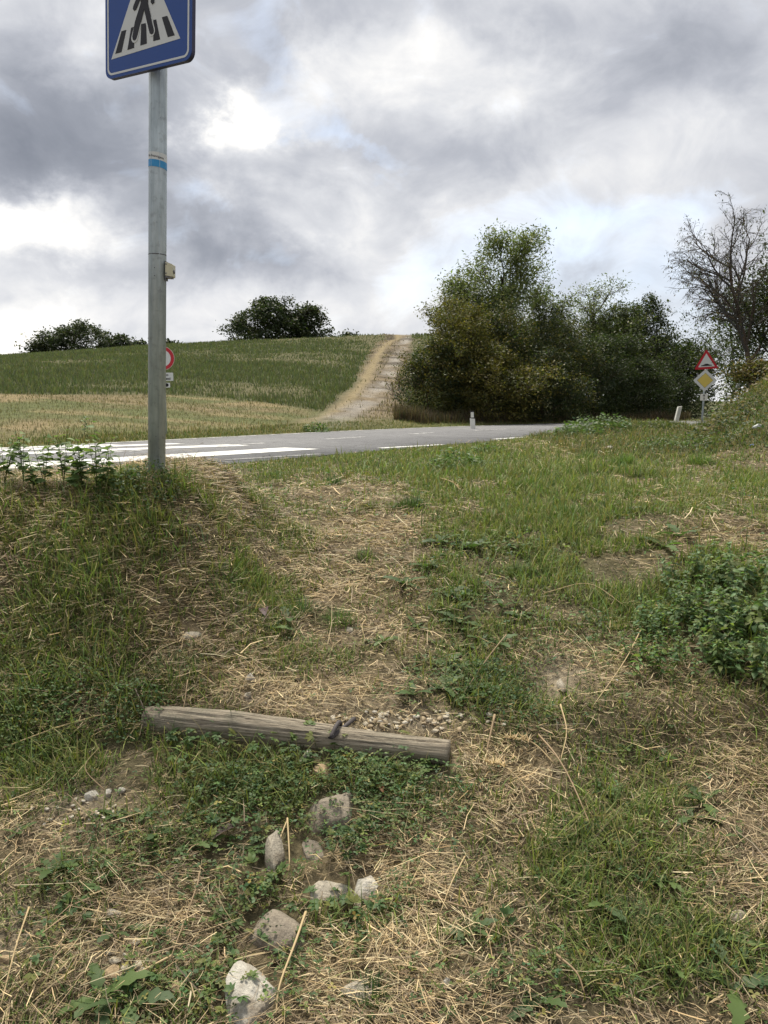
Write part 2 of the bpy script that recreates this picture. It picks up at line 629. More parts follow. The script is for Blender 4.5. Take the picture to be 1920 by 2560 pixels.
# patches of the meadow, placed on the ground
DRY = world_blobs([(1330, 1930, 60, 40, .3), (930, 1325, 125, 45, .95), (920, 1470, 150, 50, 1.0), (970, 1590, 150, 55, 1.0), (870, 1225, 170, 28, .5), (740, 1735, 290, 55, .9),
                   (1010, 1805, 150, 40, 1.0), (260, 1430, 330, 90, .55), (200, 1270, 260, 60, .5), (420, 1560, 200, 60, .5), (180, 2060, 230, 90, .6), (380, 2290, 200, 150, .62), (1010, 2260, 210, 220, .95),
                   (1260, 1990, 170, 130, .5), (1830, 1900, 170, 150, .75), (1600, 1660, 160, 45, .6), (880, 2460, 200, 100, .8), (1800, 1350, 240, 45, .8), (1500, 1130, 120, 30, .3),
                   (1420, 1660, 130, 70, .6), (60, 2420, 160, 140, .35), (1250, 1880, 180, 60, .5), (1880, 2250, 120, 120, .5), (1350, 1110, 100, 18, .6), (700, 1400, 150, 40, .2),
                   (1100, 1310, 200, 40, .3), (1700, 1250, 200, 25, .3), (560, 1330, 120, 40, .2)])
LUSH = world_blobs([(520, 1230, 90, 40, .5), (590, 1300, 90, 60, .45), (620, 1450, 90, 60, .35), (300, 1330, 260, 90, .35), (180, 1480, 200, 80, .35), (330, 2080, 150, 60, .3), (480, 2200, 120, 90, .35), (480, 1340, 150, 80, .5), (420, 1240, 120, 40, .4), (1350, 1330, 260, 60, .55), (1550, 1400, 200, 50, .45), (1000, 1160, 200, 20, .6), (1320, 2150, 200, 110, .4), (1680, 1960, 180, 90, .4), (250, 2180, 180, 70, .35), (150, 1930, 200, 60, .4),(1330, 1230, 330, 80, .8), (1250, 1140, 260, 30, .7), (1200, 1380, 160, 40, .55), (1650, 1190, 320, 50, .6), (1750, 1520, 220, 170, .9), (140, 1640, 240, 110, .30),
                    (180, 1790, 280, 110, .75), (600, 1960, 280, 80, .8), (930, 1990, 200, 110, .8), (640, 2210, 160, 130, .7), (860, 2290, 160, 60, .7), (1520, 2080, 240, 190, .65),
                    (1320, 2400, 260, 120, .75), (1780, 2400, 240, 130, .7), (1130, 1480, 170, 45, .6), (1180, 1680, 200, 70, .7), (1270, 1760, 150, 60, .6), (640, 1170, 240, 25, .7),
                    (520, 1290, 160, 50, .45), (800, 1530, 150, 30, .5), (760, 1600, 90, 30, .45), (350, 1200, 120, 40, .6), (120, 1190, 220, 30, .6), (500, 2480, 260, 80, .35),
                    (1500, 1480, 230, 60, .5), (1150, 1560, 130, 40, .5), (700, 1240, 120, 25, .5), (950, 1640, 200, 28, .5)])
SOIL = world_blobs([(200, 2030, 120, 45, .8), (20, 2330, 110, 90, .6), (1400, 1690, 75, 55, 1.0), (990, 1805, 150, 32, 1.0), (760, 1760, 200, 20, .5), (1130, 2180, 80, 60, .4), (300, 2400, 120, 60, .5), (1060, 1930, 80, 40, .7), (960, 1590, 90, 30, .4)])
CLOVER = world_blobs([(150, 1780, 260, 110, .9), (60, 1620, 150, 90, .5), (600, 1970, 300, 90, .8), (960, 2000, 200, 110, .7), (640, 2230, 180, 150, .75), (870, 2290, 150, 60, .9), (1180, 1660, 190, 60, .6),
                      (1090, 1740, 150, 40, .5), (560, 2480, 200, 80, .6), (250, 2360, 150, 120, .4), (300, 2150, 200, 90, .4), (1150, 1490, 150, 40, .5), (1330, 2480, 250, 80, .4), (1250, 1380, 200, 40, .5),
                      (880, 2130, 140, 60, .7), (330, 1230, 120, 50, .6), (1500, 1600, 130, 80, .5), (1200, 1150, 250, 25, .4)])

# the farm track's two edges and its straw-coloured ridge, as ground points
TR_L = np.array([ground_at(*p)[:2] for p in [(590, 1080), (700, 1064), (800, 1042), (858, 1000), (900, 940), (925, 890), (945, 858), (965, 848)]])
TR_R = np.array([ground_at(*p)[:2] for p in [(1000, 1062), (1010, 1035), (1010, 985), (1018, 930), (1024, 890), (1028, 862), (1030, 850)]])
TR_T = np.array([ground_at(*p)[:2] for p in [(760, 1060), (855, 1015), (905, 960), (935, 905), (955, 870), (978, 852), (995, 848)]])
TR_G = np.array([ground_at(*p)[:2] for p in [(850, 1040), (920, 1005), (955, 965), (985, 915), (1000, 880), (1010, 860), (1018, 850)]])


def poly_x(Pl, Y):
    return np.interp(Y, Pl[:, 1], Pl[:, 0])


def track_mask(X, Y):
    l, r = poly_x(TR_L, Y), poly_x(TR_R, Y)
    wob = .5 * (fbm(X, Y, 1.6, 71, 3) - .5)
    m = ss(-.35, .25, X + wob - l) * ss(-.35, .25, r - X + wob)
    return m * ss(TR_L[0, 1] - 1.2, TR_L[0, 1] + .5, Y) * (Y < 75)


FB = np.array([ground_at(*p)[:2] for p in [(0, 986), (230, 988), (480, 990), (640, 1005), (760, 1020), (805, 1030)]])


def field_mask(X, Y):
    """1 where the standing crop grows, 0 on the mown strip."""
    yb = np.interp(X, FB[:, 0], FB[:, 1]) + 1.2 * (fbm(X, Y, 2.2, 81, 3) - .5)
    return ss(-.25, .3, Y - yb)

# ================================================================ GROUND
def lines(dense0, dense1, step, lim_a, lim_b, grow, big, far):
    def side(s, sgn, lim, start):
        out, x = [], start
        while abs(x) < far:
            s = min(s * grow, big) if abs(x) < lim else s * 1.18
            x = x + sgn * s
            out.append(x)
        return out
    mid = list(np.arange(dense0, dense1, step))
    return np.array(side(step, -1, lim_a, mid[0])[::-1] + mid + side(step, 1, lim_b, mid[-1]))


gx = lines(-2.6, 3.0, .052, 50, 34, 1.04, .55, 900)
gy = lines(1.4, 5.6, .052, 4, 72, 1.035, .46, 900)
GX, GY = np.meshgrid(gx, gy, indexing='ij')
GZ = terrain(GX, GY)
D = road_dist(GX, GY)
dry, lush, soil = mask(DRY, GX, GY, 1), mask(LUSH, GX, GY, 2), mask(SOIL, GX, GY, 3)


def lerp(a, b, t):
    return a * (1 - t[..., None]) + np.asarray(b, float) * t[..., None]


c = np.zeros(GX.shape + (3,)) + np.array([.135, .108, .068])
c = lerp(c, (.085, .085, .042), np.clip(lush, 0, 1) * .7)
c = lerp(c, (.215, .165, .098), np.clip(dry, 0, 1) * .75)
c = lerp(c, (.36, .305, .22), np.clip(soil, 0, 1) * .9)
# verge and bank at a distance
fv = ss(7, 11, GY)
c = lerp(c, (.115, .118, .050), fv * .6)
bk = ss(4.2, 7.5, GX) * ss(8, 12, GY)
c = lerp(c, (.21, .165, .085), bk * ss(.35, .65, fbm(GX, GY, 1.6, 91, 3)))
# beyond the road
fm = field_mask(GX, GY)
farside = (D > 0).astype(float)
mown = lerp(np.zeros(c.shape) + np.array([.180, .146, .082]), (.110, .122, .052), ss(.38, .56, fbm(GX, GY, 2.6, 101, 4)))
mown = lerp(mown, (.26, .205, .115), ss(.58, .75, fbm(GX * .5, GY * 1.6, 1.6, 104, 3)) * .7)
crop = lerp(np.zeros(c.shape) + np.array([.085, .092, .046]), (.115, .105, .055), ss(.45, .7, fbm(GX, GY, 3.4, 111, 4)) * .8)
fc = mown * (1 - fm[..., None]) + crop * fm[..., None]
tm = track_mask(GX, GY)
track = lerp(np.zeros(c.shape) + np.array([.185, .148, .098]), (.115, .092, .062), ss(.45, .6, fbm(GX, GY, .9, 121, 4)))
tt = np.exp(-((GX - poly_x(TR_T, GY)) / .26) ** 2)
tg = np.exp(-((GX - poly_x(TR_G, GY)) / .42) ** 2) * ss(.30, .52, fbm(GX, GY * .6, 1.3, 123, 3))
track = lerp(track, (.235, .19, .108), tt * .9)
track = lerp(track, (.275, .255, .225), tg * .85)
brk = ss(.60, .68, fbm(GX * .45, GY * 1.5, 1.2, 127, 3)) * (1 - tt)
track = lerp(track, (.055, .045, .032), brk * .8)
fc = fc * (1 - tm[..., None]) + track * tm[..., None]
verge = ss(5.0, 2.6, np.abs(D)) * farside
fc = lerp(fc, (.11, .12, .045), verge * .7)
c = c * (1 - farside[..., None]) + fc * farside[..., None]
nx, ny = GX.shape
idx = np.arange(nx * ny).reshape(nx, ny)
Q = np.stack([idx[:-1, :-1], idx[1:, :-1], idx[1:, 1:], idx[:-1, 1:]], -1).reshape(-1, 4)
np_obj('ground', np.stack([GX, GY, GZ], -1).reshape(-1, 3), Q, M['soil'], col=c.reshape(-1, 3), smooth=True, kind='structure')

# ================================================================ ROAD
T = np.gradient(CL, axis=0); T /= np.linalg.norm(T, axis=1)[:, None]
NRM = np.stack([-T[:, 1], T[:, 0]], 1)           # towards the far side
CLf = catmull(CL[8:150], 5)
Tf = np.gradient(CLf, axis=0); Tf /= np.linalg.norm(Tf, axis=1)[:, None]
Nf = np.stack([-Tf[:, 1], Tf[:, 0]], 1)
nearw = HALF + .10 * (fbm(CLf[:, 0], CLf[:, 1], .5, 131, 4) - .5) * 2 + .10 * (vn(CLf[:, 0], CLf[:, 1], 1.7, 133) - .5)
farw = HALF + .05 * (fbm(CLf[:, 0], CLf[:, 1], .5, 137, 4) - .5) * 2
offs = [(-1, nearw + .015, -.10), (-1, nearw, 0.0), (0, None, .015), (1, farw, 0.0), (1, farw + .015, -.10)]
rows = []
for s, w, z in offs:
    p = CLf + Nf * (s * w)[:, None] if s else CLf
    rows.append(np.column_stack([p, np.full(len(p), ROAD_Z + z)]))
RV = np.stack(rows, 1)
n, m_ = RV.shape[:2]
ri = np.arange(n * m_).reshape(n, m_)
RQ = np.stack([ri[:-1, :-1], ri[1:, :-1], ri[1:, 1:], ri[:-1, 1:]], -1)
RQ = RQ[:, :, ::-1]
road = finish(bpy.data.objects.new('road', np_mesh('road', RV.reshape(-1, 3), RQ.reshape(-1, 4), [M['asphalt'], M['asphalt_edge']])), kind='structure')
mi = np.zeros((n - 1, m_ - 1), dtype=np.int32); mi[:, 0] = 1; mi[:, -1] = 1
road.data.polygons.foreach_set('material_index', mi.ravel())


def crown_z(x, y):
    d = np.abs(road_dist(x, y))
    return ROAD_Z + .015 * (1 - np.clip(d / HALF, 0, 1))


def decal(name, edge_a, edge_b, mat, lift=.004):
    """A painted mark between two polylines of ground points."""
    A_, B_ = np.asarray(edge_a, float), np.asarray(edge_b, float)
    k = max(len(A_), 24)
    rs = lambda P: np.stack([np.interp(np.linspace(0, 1, k), np.linspace(0, 1, len(P)), P[:, i]) for i in range(2)], 1)
    A_, B_ = rs(A_), rs(B_)
    Mid = (A_ + B_) / 2
    Pt = np.stack([A_, Mid, B_], 1)
    Z = crown_z(Pt[..., 0], Pt[..., 1]) + lift
    Vv = np.concatenate([Pt, Z[..., None]], -1).reshape(-1, 3)
    i = np.arange(k * 3).reshape(k, 3)
    Qq = np.stack([i[:-1, :-1], i[:-1, 1:], i[1:, 1:], i[1:, :-1]], -1).reshape(-1, 4)
    o = np_obj(name, Vv, Qq, mat, road)
    return o


def along(off, t0, t1, k=60):
    """Points at a sideways offset along the road, between two indices of the centre line."""
    t = np.linspace(t0, t1, k)
    i = np.arange(len(CL))
    P = np.stack([np.interp(t, i, CL[:, j] + NRM[:, j] * off) for j in range(2)], 1)
    return P


# zebra crossing: five broad bars, set out on the asphalt
ZE = [  # right end of the upper edge, right end of the lower edge, a point on each edge further left
    ((712, 1121), (801, 1124), (417, 1138), (417, 1150)),
    ((570, 1114), (625, 1117), (411, 1118.7), (411, 1126.8)),
    ((425, 1109.5), (463, 1111.8), (370, 1111.3), (370, 1115.8)),
    ((275, 1111.8), (304, 1113.5), (150, 1115.2), (150, 1118.6)),
]
for (tr, br, tl, bl) in ZE:
    tr, br, tl, bl = [road_at(*p) for p in (tr, br, tl, bl)]
    d = ((tr - tl) / np.linalg.norm(tr - tl) + (br - bl) / np.linalg.norm(br - bl)); d /= np.linalg.norm(d)
    w = abs(np.cross(d, br - tr)); nrm2 = np.array([-d[1], d[0]])
    if (tr - br) @ nrm2 < 0: nrm2 = -nrm2
    w = max(w, .42)
    L = 4.6
    decal('zebra_bar', [tr - d * L, tr], [br - d * (L + .2), br], M['paint'])
p = road_at(800, 1150)
e1, e2 = [road_at(*q) for q in ((950, 1121), (1105, 1112))]
e3, e4 = [road_at(*q) for q in ((1236, 1098.5), (1400, 1087.5))]


def stripe_between(a, b, w, mat):
    d = (b - a) / np.linalg.norm(b - a); nn = np.array([-d[1], d[0]]) * w / 2
    decal('edge_line', [a - nn, b - nn], [a + nn, b + nn], mat)


stripe_between(road_at(560, 1151), road_at(804, 1135.5), .15, M['paint_faded'])
stripe_between(e1, e2, .13, M['paint'])
stripe_between(e3, e4, .13, M['paint'])
e5 = road_at(1470, 1081)
decal('edge_line', along(2.12, 40, 150, 160), along(2.22, 40, 150, 160), M['paint_worn'])
for t0 in (40, 52, 64, 76, 88, 100):
    decal('center_line', along(-.05, t0, t0 + 5, 20), along(.05, t0, t0 + 5, 20), M['paint_worn'])

# the stub of old broken asphalt beside the road
ob = [road_at(*q) for q in ((1165, 1113), (1215, 1106), (1300, 1101), (1318, 1103), (1328, 1111), (1300, 1119), (1240, 1124), (1180, 1127), (1150, 1125))]
ob = catmull(np.array(ob + [ob[0]]), 6)[:-1]
ob += .06 * (np.random.default_rng(3).random(ob.shape) - .5)
top = np.column_stack([ob, np.full(len(ob), ROAD_Z - .012 + .0)])
bot = np.column_stack([ob, np.full(len(ob), ROAD_Z - .12)])
cen = np.append(ob.mean(0), ROAD_Z - .008)
k = len(ob)
Vv = np.vstack([top, bot, cen])
j = np.arange(k); j2 = (j + 1) % k
np_obj('road_shoulder', Vv, [np.stack([np.full(k, 2 * k), j, j2], -1), np.stack([j, j + k, j2 + k, j2], -1)], M['old_asphalt'], kind='structure')

# ================================================================ SIGNS AND POSTS
def galv_mat():
    m = new_mat('galvanised_steel'); b = NB(m)
    v = b.obj((1, 1, .12)); v2 = b.obj()
    n1 = b.noise(38, 6, .6, v)
    n2 = b.noise(26, 5, .65, v2)
    n3 = b.noise(7, 4, .6, v2)
    c = b.ramp(n1, [(.25, (.27, .315, .33)), (.5, (.37, .425, .445)), (.75, (.48, .535, .555))])
    c = b.mix(b.ramp(n2, [(.55, 0.0), (.72, .55)]), c, (.17, .18, .175))
    c = b.mix(1.0, c, b.ramp(n3, [(.3, .8), (.7, 1.12)]), 'MULTIPLY')
    b.out(b.principled(c, .52, .35, .5, n2, .002, .3))
    return m


M['steel'] = galv_mat()
M['steel_dark'] = flat_mat('dark_steel', (.10, .10, .11), .5, .4, .3)
M['sign_blue'] = flat_mat('sign_blue', (.010, .055, .245), .42, .35, 0, .16, 6)
M['sign_white'] = flat_mat('sign_white', (.56, .58, .57), .45, .35, 0, .12, 8)
M['sign_black'] = flat_mat('sign_black', (.010, .010, .013), .5, .3, 0, .05)
M['sign_red'] = flat_mat('sign_red', (.42, .018, .030), .45, .35, 0, .15, 9)
M['sign_yellow'] = flat_mat('sign_yellow', (.60, .47, .11), .45, .35, 0, .15, 9)
M['sign_back'] = flat_mat('sign_rim', (.045, .045, .085), .55, .3, .2, .2)
M['sky_blue'] = flat_mat('sticker_blue', (.03, .25, .52), .4, .35, 0, .15, 40)
M['cream'] = flat_mat('cream_plastic', (.52, .50, .36), .45, .35, 0, .2, 40)
M['post_white'] = flat_mat('post_white', (.70, .70, .64), .5, .3, 0, .35, 12)
M['grey_plastic'] = flat_mat('grey_plastic', (.16, .16, .17), .5, .3)


def plate_vf(pts, y_front, depth):
    """A flat outline (x, z) extruded backwards along y from y_front."""
    k = len(pts)
    V = [(x, y_front, z) for x, z in pts] + [(x, y_front + depth, z) for x, z in pts]
    F = [tuple(range(k)), tuple(range(2 * k - 1, k - 1, -1))]
    a = sum(pts[i][0] * pts[(i + 1) % k][1] - pts[(i + 1) % k][0] * pts[i][1] for i in range(k))
    for i in range(k):
        j = (i + 1) % k
        F.append((i, i + k, j + k, j))
    if a < 0:
        F = [tuple(reversed(f)) for f in F]
    return V, F


def poly_mesh(name, parts, mat, smooth=False):
    me = bpy.data.meshes.new(name)
    V, F = [], []
    for v, f in parts:
        o = len(V)
        V += [tuple(map(float, p)) for p in v]; F += [tuple(i + o for i in q) for q in f]
    me.from_pydata(V, [], F)
    me.update()
    if smooth:
        for p in me.polygons: p.use_smooth = True
    for mm in (mat if isinstance(mat, list) else [mat]):
        me.materials.append(mm)
    return me


def poly_obj(name, parts, mat, parent=None, loc=(0, 0, 0), rot=(0, 0, 0), smooth=False, **kw):
    return share(name, poly_mesh(name, parts, mat, smooth), parent, loc, rot, **kw)


def rounded(w, h, r, n=6, cx=0, cz=0):
    out = []
    for (sx, sz, a0) in ((1, -1, -90), (1, 1, 0), (-1, 1, 90), (-1, -1, 180)):
        for i in range(n + 1):
            a = R(a0 + 90 * i / n)
            out.append((cx + sx * (w / 2 - r) + r * math.cos(a), cz + sz * (h / 2 - r) + r * math.sin(a)))
    return out


def round_poly(P, r, n=4):
    """Rounds the corners of a convex outline."""
    out = []
    k = len(P)
    for i in range(k):
        a, b, c_ = [np.array(P[(i + d) % k], float) for d in (-1, 0, 1)]
        u, v = (a - b) / np.linalg.norm(a - b), (c_ - b) / np.linalg.norm(c_ - b)
        ang = math.acos(np.clip(u @ v, -1, 1)) / 2
        d = r / math.tan(ang)
        p0, p1 = b + u * d, b + v * d
        for t in np.linspace(0, 1, n + 1):
            out.append(tuple((1 - t) ** 2 * p0 + 2 * t * (1 - t) * b + t * t * p1))
    return out


def ring_vf(outer, inner, y_front, depth):
    k = len(outer)
    V = [(x, y_front, z) for x, z in outer] + [(x, y_front, z) for x, z in inner] + [(x, y_front + depth, z) for x, z in outer] + [(x, y_front + depth, z) for x, z in inner]
    F = []
    for i in range(k):
        j = (i + 1) % k
        F += [(i, j, j + k, i + k), (i, i + 2 * k, j + 2 * k, j), (i + k, j + k, j + 3 * k, i + 3 * k)]
    return V, F


def scaled(P, f, cx=0, cz=0):
    return [(cx + (x - cx) * f, cz + (z - cz) * f) for x, z in P]


def text_mesh(body, size, mat, bold=0.0, align='CENTER'):
    cu = bpy.data.curves.new('lettering', 'FONT')
    cu.body, cu.size, cu.align_x, cu.align_y = body, size, align, 'CENTER'
    cu.offset = bold
    cu.resolution_u = 2
    o = bpy.data.objects.new('lettering', cu)
    COL.objects.link(o)
    dg = bpy.context.evaluated_depsgraph_get()
    me = bpy.data.meshes.new_from_object(o.evaluated_get(dg))
    bpy.data.objects.remove(o)
    me.name = 'lettering'
    me.materials.clear(); me.materials.append(mat)
    return me


# ---- pedestrian crossing sign on its pole
PY = 4.3
base, topp = at(390.5, 1168, PY), at(395.2, 150, PY)
base[2] = gz(base[0], base[1]) - .03
axis = topp - base
lean = math.atan2(axis[0], axis[2])
ped = empty('pedestrian_crossing_sign', tuple(base), (0, lean, 0), label='blue and white pedestrian crossing sign on a tall grey steel pole by the zebra crossing', cat='traffic sign')
RP, HP = .0455, 2.95
acc = Acc()
V, F = tube_vf([(0, 0, -.25), (0, 0, HP)], RP, 28)
acc.add(V, F)
pole = acc.obj('pole', M['steel'], ped, smooth=True)
zj = (at(393, 637, PY) - base)[2]
V, F = tube_vf([(0, 0, zj - .0025), (0, 0, zj + .0025)], RP + .0006, 28)
Acc().add(V, F).obj('pole_joint', M['steel_dark'], ped, smooth=True)
# folded seam running down the pole
for a in (-62, -118):
    x, y = RP * math.cos(R(a)), RP * math.sin(R(a))
    V, F = tube_vf([(x, y, -.1), (x, y, 2.15)], .0016, 5)
    Acc().add(V, F).obj('pole_seam', M['steel'], ped, smooth=True)
for zz in (672, 692):
    h = at(391, zz, PY)[2] - base[2]
    V, F = tube_vf([(-.002, -RP - .0012, h), (-.002, -RP + .004, h)], .0022, 8)
    Acc().add(V, F).obj('bolt_hole', M['sign_black'], ped)
for zz, aa in ((300, -60), (960, -120), (1090, -80), (1120, -60)):
    h = at(391, zz, PY)[2] - base[2]
    dv = np.array([math.cos(R(aa)), math.sin(R(aa)), 0])
    p0 = dv * RP + np.array([0, 0, h])
    V, F = tube_vf([p0 - dv * .004, p0 + dv * .001], .0018, 6)
    Acc().add(V, F).obj('bolt_hole', M['sign_black'], ped)

# sticker band: white strip with lettering above a blue strip, stuck slightly askew
def band(z0, z1, a0, a1, rad, tilt, n=26):
    V, F = [], []
    for i in range(n + 1):
        a = R(a0 + (a1 - a0) * i / n)
        dzz = tilt * (i / n - .5)
        for z in (z0, z1):
            V.append((rad * math.cos(a), rad * math.sin(a), z + dzz))
    for i in range(n):
        F.append((2 * i, 2 * i + 2, 2 * i + 3, 2 * i + 1))
    return V, F


zs0, zs1, zs2 = [(at(393, q, PY) - base)[2] for q in (420, 404, 385)]
st = poly_obj('sticker', [band(zs1, zs2, -195, 25, RP + .0009, -.016)], M['sign_white'], ped, smooth=True)
poly_obj('blue_strip', [band(zs0 - .003, zs1, -195, 25, RP + .0011, -.018)], M['sky_blue'], st, smooth=True)
tm_ = text_mesh('Via Francigena', .0155, M['steel_dark'], .0003)
for v in tm_.vertices:
    a = -math.pi / 2 + (v.co.x) / RP - R(2)
    rr = RP + .0017
    z = (zs1 + zs2) / 2 - .002 + v.co.y - .009 * v.co.x / .06
    v.co = (rr * math.cos(a), rr * math.sin(a), z)
share('lettering', tm_, st)

# small cream sensor box clamped to the side of the pole
zb0, zb1 = (at(420, 692, PY) - base)[2], (at(420, 655, PY) - base)[2]
xb = RP - .001
sb = poly_obj('sensor_box', [plate_vf(round_poly([(xb + .006, zb0 + .006), (xb + .043, zb0), (xb + .043, zb1 - .012), (xb + .006, zb1)], .004), -.035, .06)], M['cream'], ped)
poly_obj('bracket', [box_vf(xb, xb + .006, -.02, .02, zb0 - .018, zb1 + .004)], M['steel_dark'], sb)
poly_obj('box_base', [box_vf(xb + .007, xb + .036, -.030, .02, zb0 - .006, zb0 + .0055)], M['grey_plastic'], sb)
V, F = tube_vf([(xb + .043, -.01, zb0 + .028), (xb + .049, -.01, zb0 + .028)], [.012, .009], 14)
Acc().add(V, F).obj('lens', M['grey_plastic'], sb, smooth=True)
for zz in (zb0 + .016, zb1 - .012):
    V, F = tube_vf([(xb + .010, -.0345, zz), (xb + .010, -.0375, zz)], .0035, 10)
    Acc().add(V, F).obj('screw', M['grey_plastic'], sb)

# the square panel
TH = R(31)
W = .60
zb = (at(395, 176, PY) - base)[2] - .030
off = RP + .028
panel = poly_obj('sign_panel', [plate_vf(rounded(W, W, .042), 0, .004)], M['sign_blue'], ped,
                 (-math.sin(TH) * off + .000, -math.cos(TH) * off, zb + W / 2 + .008), (0, 0, -TH))
o_ = rounded(W, W, .042); i_ = rounded(W - .006, W - .006, .039)
poly_obj('rim', [ring_vf(o_, i_, .0042, .022)], M['sign_back'], panel)
poly_obj('white_border', [ring_vf(rounded(W - .030, W - .030, .034), rounded(W - .050, W - .050, .026), -.0012, .002)], M['sign_white'], panel)


def zp(x, y):
    """Sign artwork read off the photograph, in metres from the panel's centre."""
    yb_ = 1178 - .197 * (x - 200)
    return ((x - 827) / 1325 * W, (yb_ - y) * .000363 - W / 2)


bl, br = zp(262, 915), zp(1330, 665)
tri = [bl, br, ((bl[0] + br[0]) / 2, (bl[1] + br[1]) / 2 + .43)]
poly_obj('white_triangle', [plate_vf(tri, -.0012, .002)], M['sign_white'], panel)
for q in ([(432, 550), (508, 535), (430, 822), (330, 842)], [(585, 510), (632, 500), (632, 770), (525, 795)], [(745, 470), (818, 457), (830, 718), (730, 742)],
          [(930, 425), (972, 418), (1033, 670), (930, 690)], [(1058, 395), (1138, 380), (1250, 625), (1148, 645)]):
    poly_obj('black_bar', [plate_vf([zp(*p) for p in q], -.0024, .002)], M['sign_black'], panel)


def capsule(a, b, r, n=8):
    a, b = np.array(a), np.array(b)
    d = (b - a) / np.linalg.norm(b - a); t = math.atan2(d[1], d[0])
    return [tuple(b + r * np.array([math.cos(t + s), math.sin(t + s)])) for s in np.linspace(-math.pi / 2, math.pi / 2, n)] + \
           [tuple(a + r * np.array([math.cos(t + s), math.sin(t + s)])) for s in np.linspace(math.pi / 2, 1.5 * math.pi, n)]


poly_obj('leg_outline', [plate_vf(capsule(zp(692, 480), zp(642, 640), .0235), -.0034, .002), plate_vf(capsule(zp(868, 440), zp(905, 567), .0235), -.0034, .002)], M['sign_white'], panel)
body = [(752, -20), (715, 60), (625, 240), (618, 275), (640, 297), (668, 280), (735, 150), (742, 200), (720, 260), (650, 440), (608, 630), (620, 670), (650, 678), (672, 655), (690, 610), (792, 285),
        (868, 555), (880, 592), (905, 607), (935, 595), (945, 560), (900, 400), (850, 220), (850, 130), (862, 95), (895, 130), (893, 200), (915, 228), (945, 210), (950, 85), (885, 5), (868, -30), (845, -48), (775, -38)]
head = [(805 + 62 * math.cos(t), -118 + 66 * math.sin(t)) for t in np.linspace(0, 2 * math.pi, 20, endpoint=False)]
poly_obj('walker_figure', [plate_vf([zp(*p) for p in body], -.0046, .002), plate_vf([zp(*p) for p in head], -.0046, .002)], M['sign_black'], panel)
for z in (-.16, .16):
    poly_obj('clamp', [box_vf(-.06, .06, .006, .03, z - .015, z + .015)], M['steel_dark'], panel)


def post(parent, h, r=.03, mat=None, below=.3):
    V, F = tube_vf([(0, 0, -below), (0, 0, h)], r, 12)
    return Acc().add(V, F).obj('post', mat or M['steel'], parent, smooth=True)


def disc(r, n=40):
    return [(r * math.cos(t), r * math.sin(t)) for t in np.linspace(0, 2 * math.pi, n, endpoint=False)]


# ---- round no-vehicles sign beyond the crossing, half hidden by the pole
c0 = at(408, 896, 14.6)
gx0 = gz(c0[0], c0[1])
nv = empty('no_vehicles_sign', (c0[0], c0[1], gx0), label='round white sign with a red ring, half hidden behind the tall pole', cat='traffic sign')
post(nv, c0[2] - gx0 + .22, .024)
nvp = poly_obj('round_panel', [plate_vf(disc(.212), -.045, .004)], M['sign_white'], nv, (0, 0, c0[2] - gx0))
poly_obj('red_ring', [ring_vf(disc(.207), disc(.148), -.047, .003)], M['sign_red'], nvp)
zz = at(408, 942, 14.6)[2] - gx0
ep = poly_obj('text_plate', [plate_vf(rounded(.36, .145, .012), -.045, .004)], M['sign_white'], nv, (0, 0, zz))
for body_, dz_ in (('eccetto', .033), ('autorizzati', -.033)):
    share('lettering', text_mesh(body_, .062, M['sign_black'], .0016), ep, (0, -.0475, dz_), (R(90), 0, 0))
zz = at(408, 963, 14.6)[2] - gx0
ap = poly_obj('small_plate', [plate_vf(rounded(.125, .085, .008), -.045, .004)], M['sign_white'], nv, (.055, 0, zz))
poly_obj('black_mark', [plate_vf(disc(.032, 16), -.0475, .002)], M['sign_black'], ap, (.005, 0, .002))

# ---- hump warning and priority road signs by the bank
c1 = at(1763, 905, 22)
gx1 = gz(c1[0], c1[1])
hs = empty('hump_and_priority_sign', (c1[0], c1[1], gx1), (0, R(.8), 0), label='post with a red hump warning triangle above a yellow priority diamond', cat='traffic sign')
post(hs, c1[2] - gx1 + .15, .026)
dep = 22.0
zc_ = c1[2] - gx1
s_ = .62
tp = round_poly([(-s_ / 2, -.20), (s_ / 2, -.20), (0, -.20 + s_ * .86)], .03)
rz = R(-14)
t0 = poly_obj('warning_triangle', [plate_vf(tp, -.05, .004)], M['sign_red'], hs, (0, 0, zc_ + .01), (0, R(-4), rz))
inner = [(-s_ / 2 + .10, -.142), (s_ / 2 - .10, -.142), (0, -.142 + (s_ - .2) * .86)]
poly_obj('white_triangle', [plate_vf(round_poly(inner, .008), -.0515, .003)], M['sign_white'], t0)
poly_obj('hump_figure', [plate_vf([(-.135, -.118), (.135, -.118), (.135, -.095), (.085, -.088), (.035, -.062), (0, -.055), (-.035, -.062), (-.085, -.088), (-.135, -.095)], -.0530, .003)], M['sign_black'], t0)
zd = at(1763, 951, 22)[2] - gx1
h_ = .305
dia = round_poly([(0, -h_), (h_, 0), (0, h_), (-h_, 0)], .02)
d0 = poly_obj('priority_diamond', [plate_vf(dia, -.05, .004)], M['sign_white'], hs, (0, 0, zd), (0, 0, rz))
poly_obj('black_outline', [plate_vf(round_poly([(0, -.205), (.205, 0), (0, .205), (-.205, 0)], .01), -.0515, .003)], M['sign_black'], d0)
poly_obj('yellow_diamond', [plate_vf(round_poly([(0, -.198), (.198, 0), (0, .198), (-.198, 0)], .01), -.0530, .003)], M['sign_yellow'], d0)
zq = at(1763, 993, 22)[2] - gx1
q0 = poly_obj('number_plate', [plate_vf(rounded(.19, .18, .01), -.045, .004)], M['post_white'], hs, (0, 0, zq), (0, 0, rz))
share('lettering', text_mesh('III', .075, M['sign_black'], .002), q0, (0, -.0475, .045), (R(90), 0, 0))
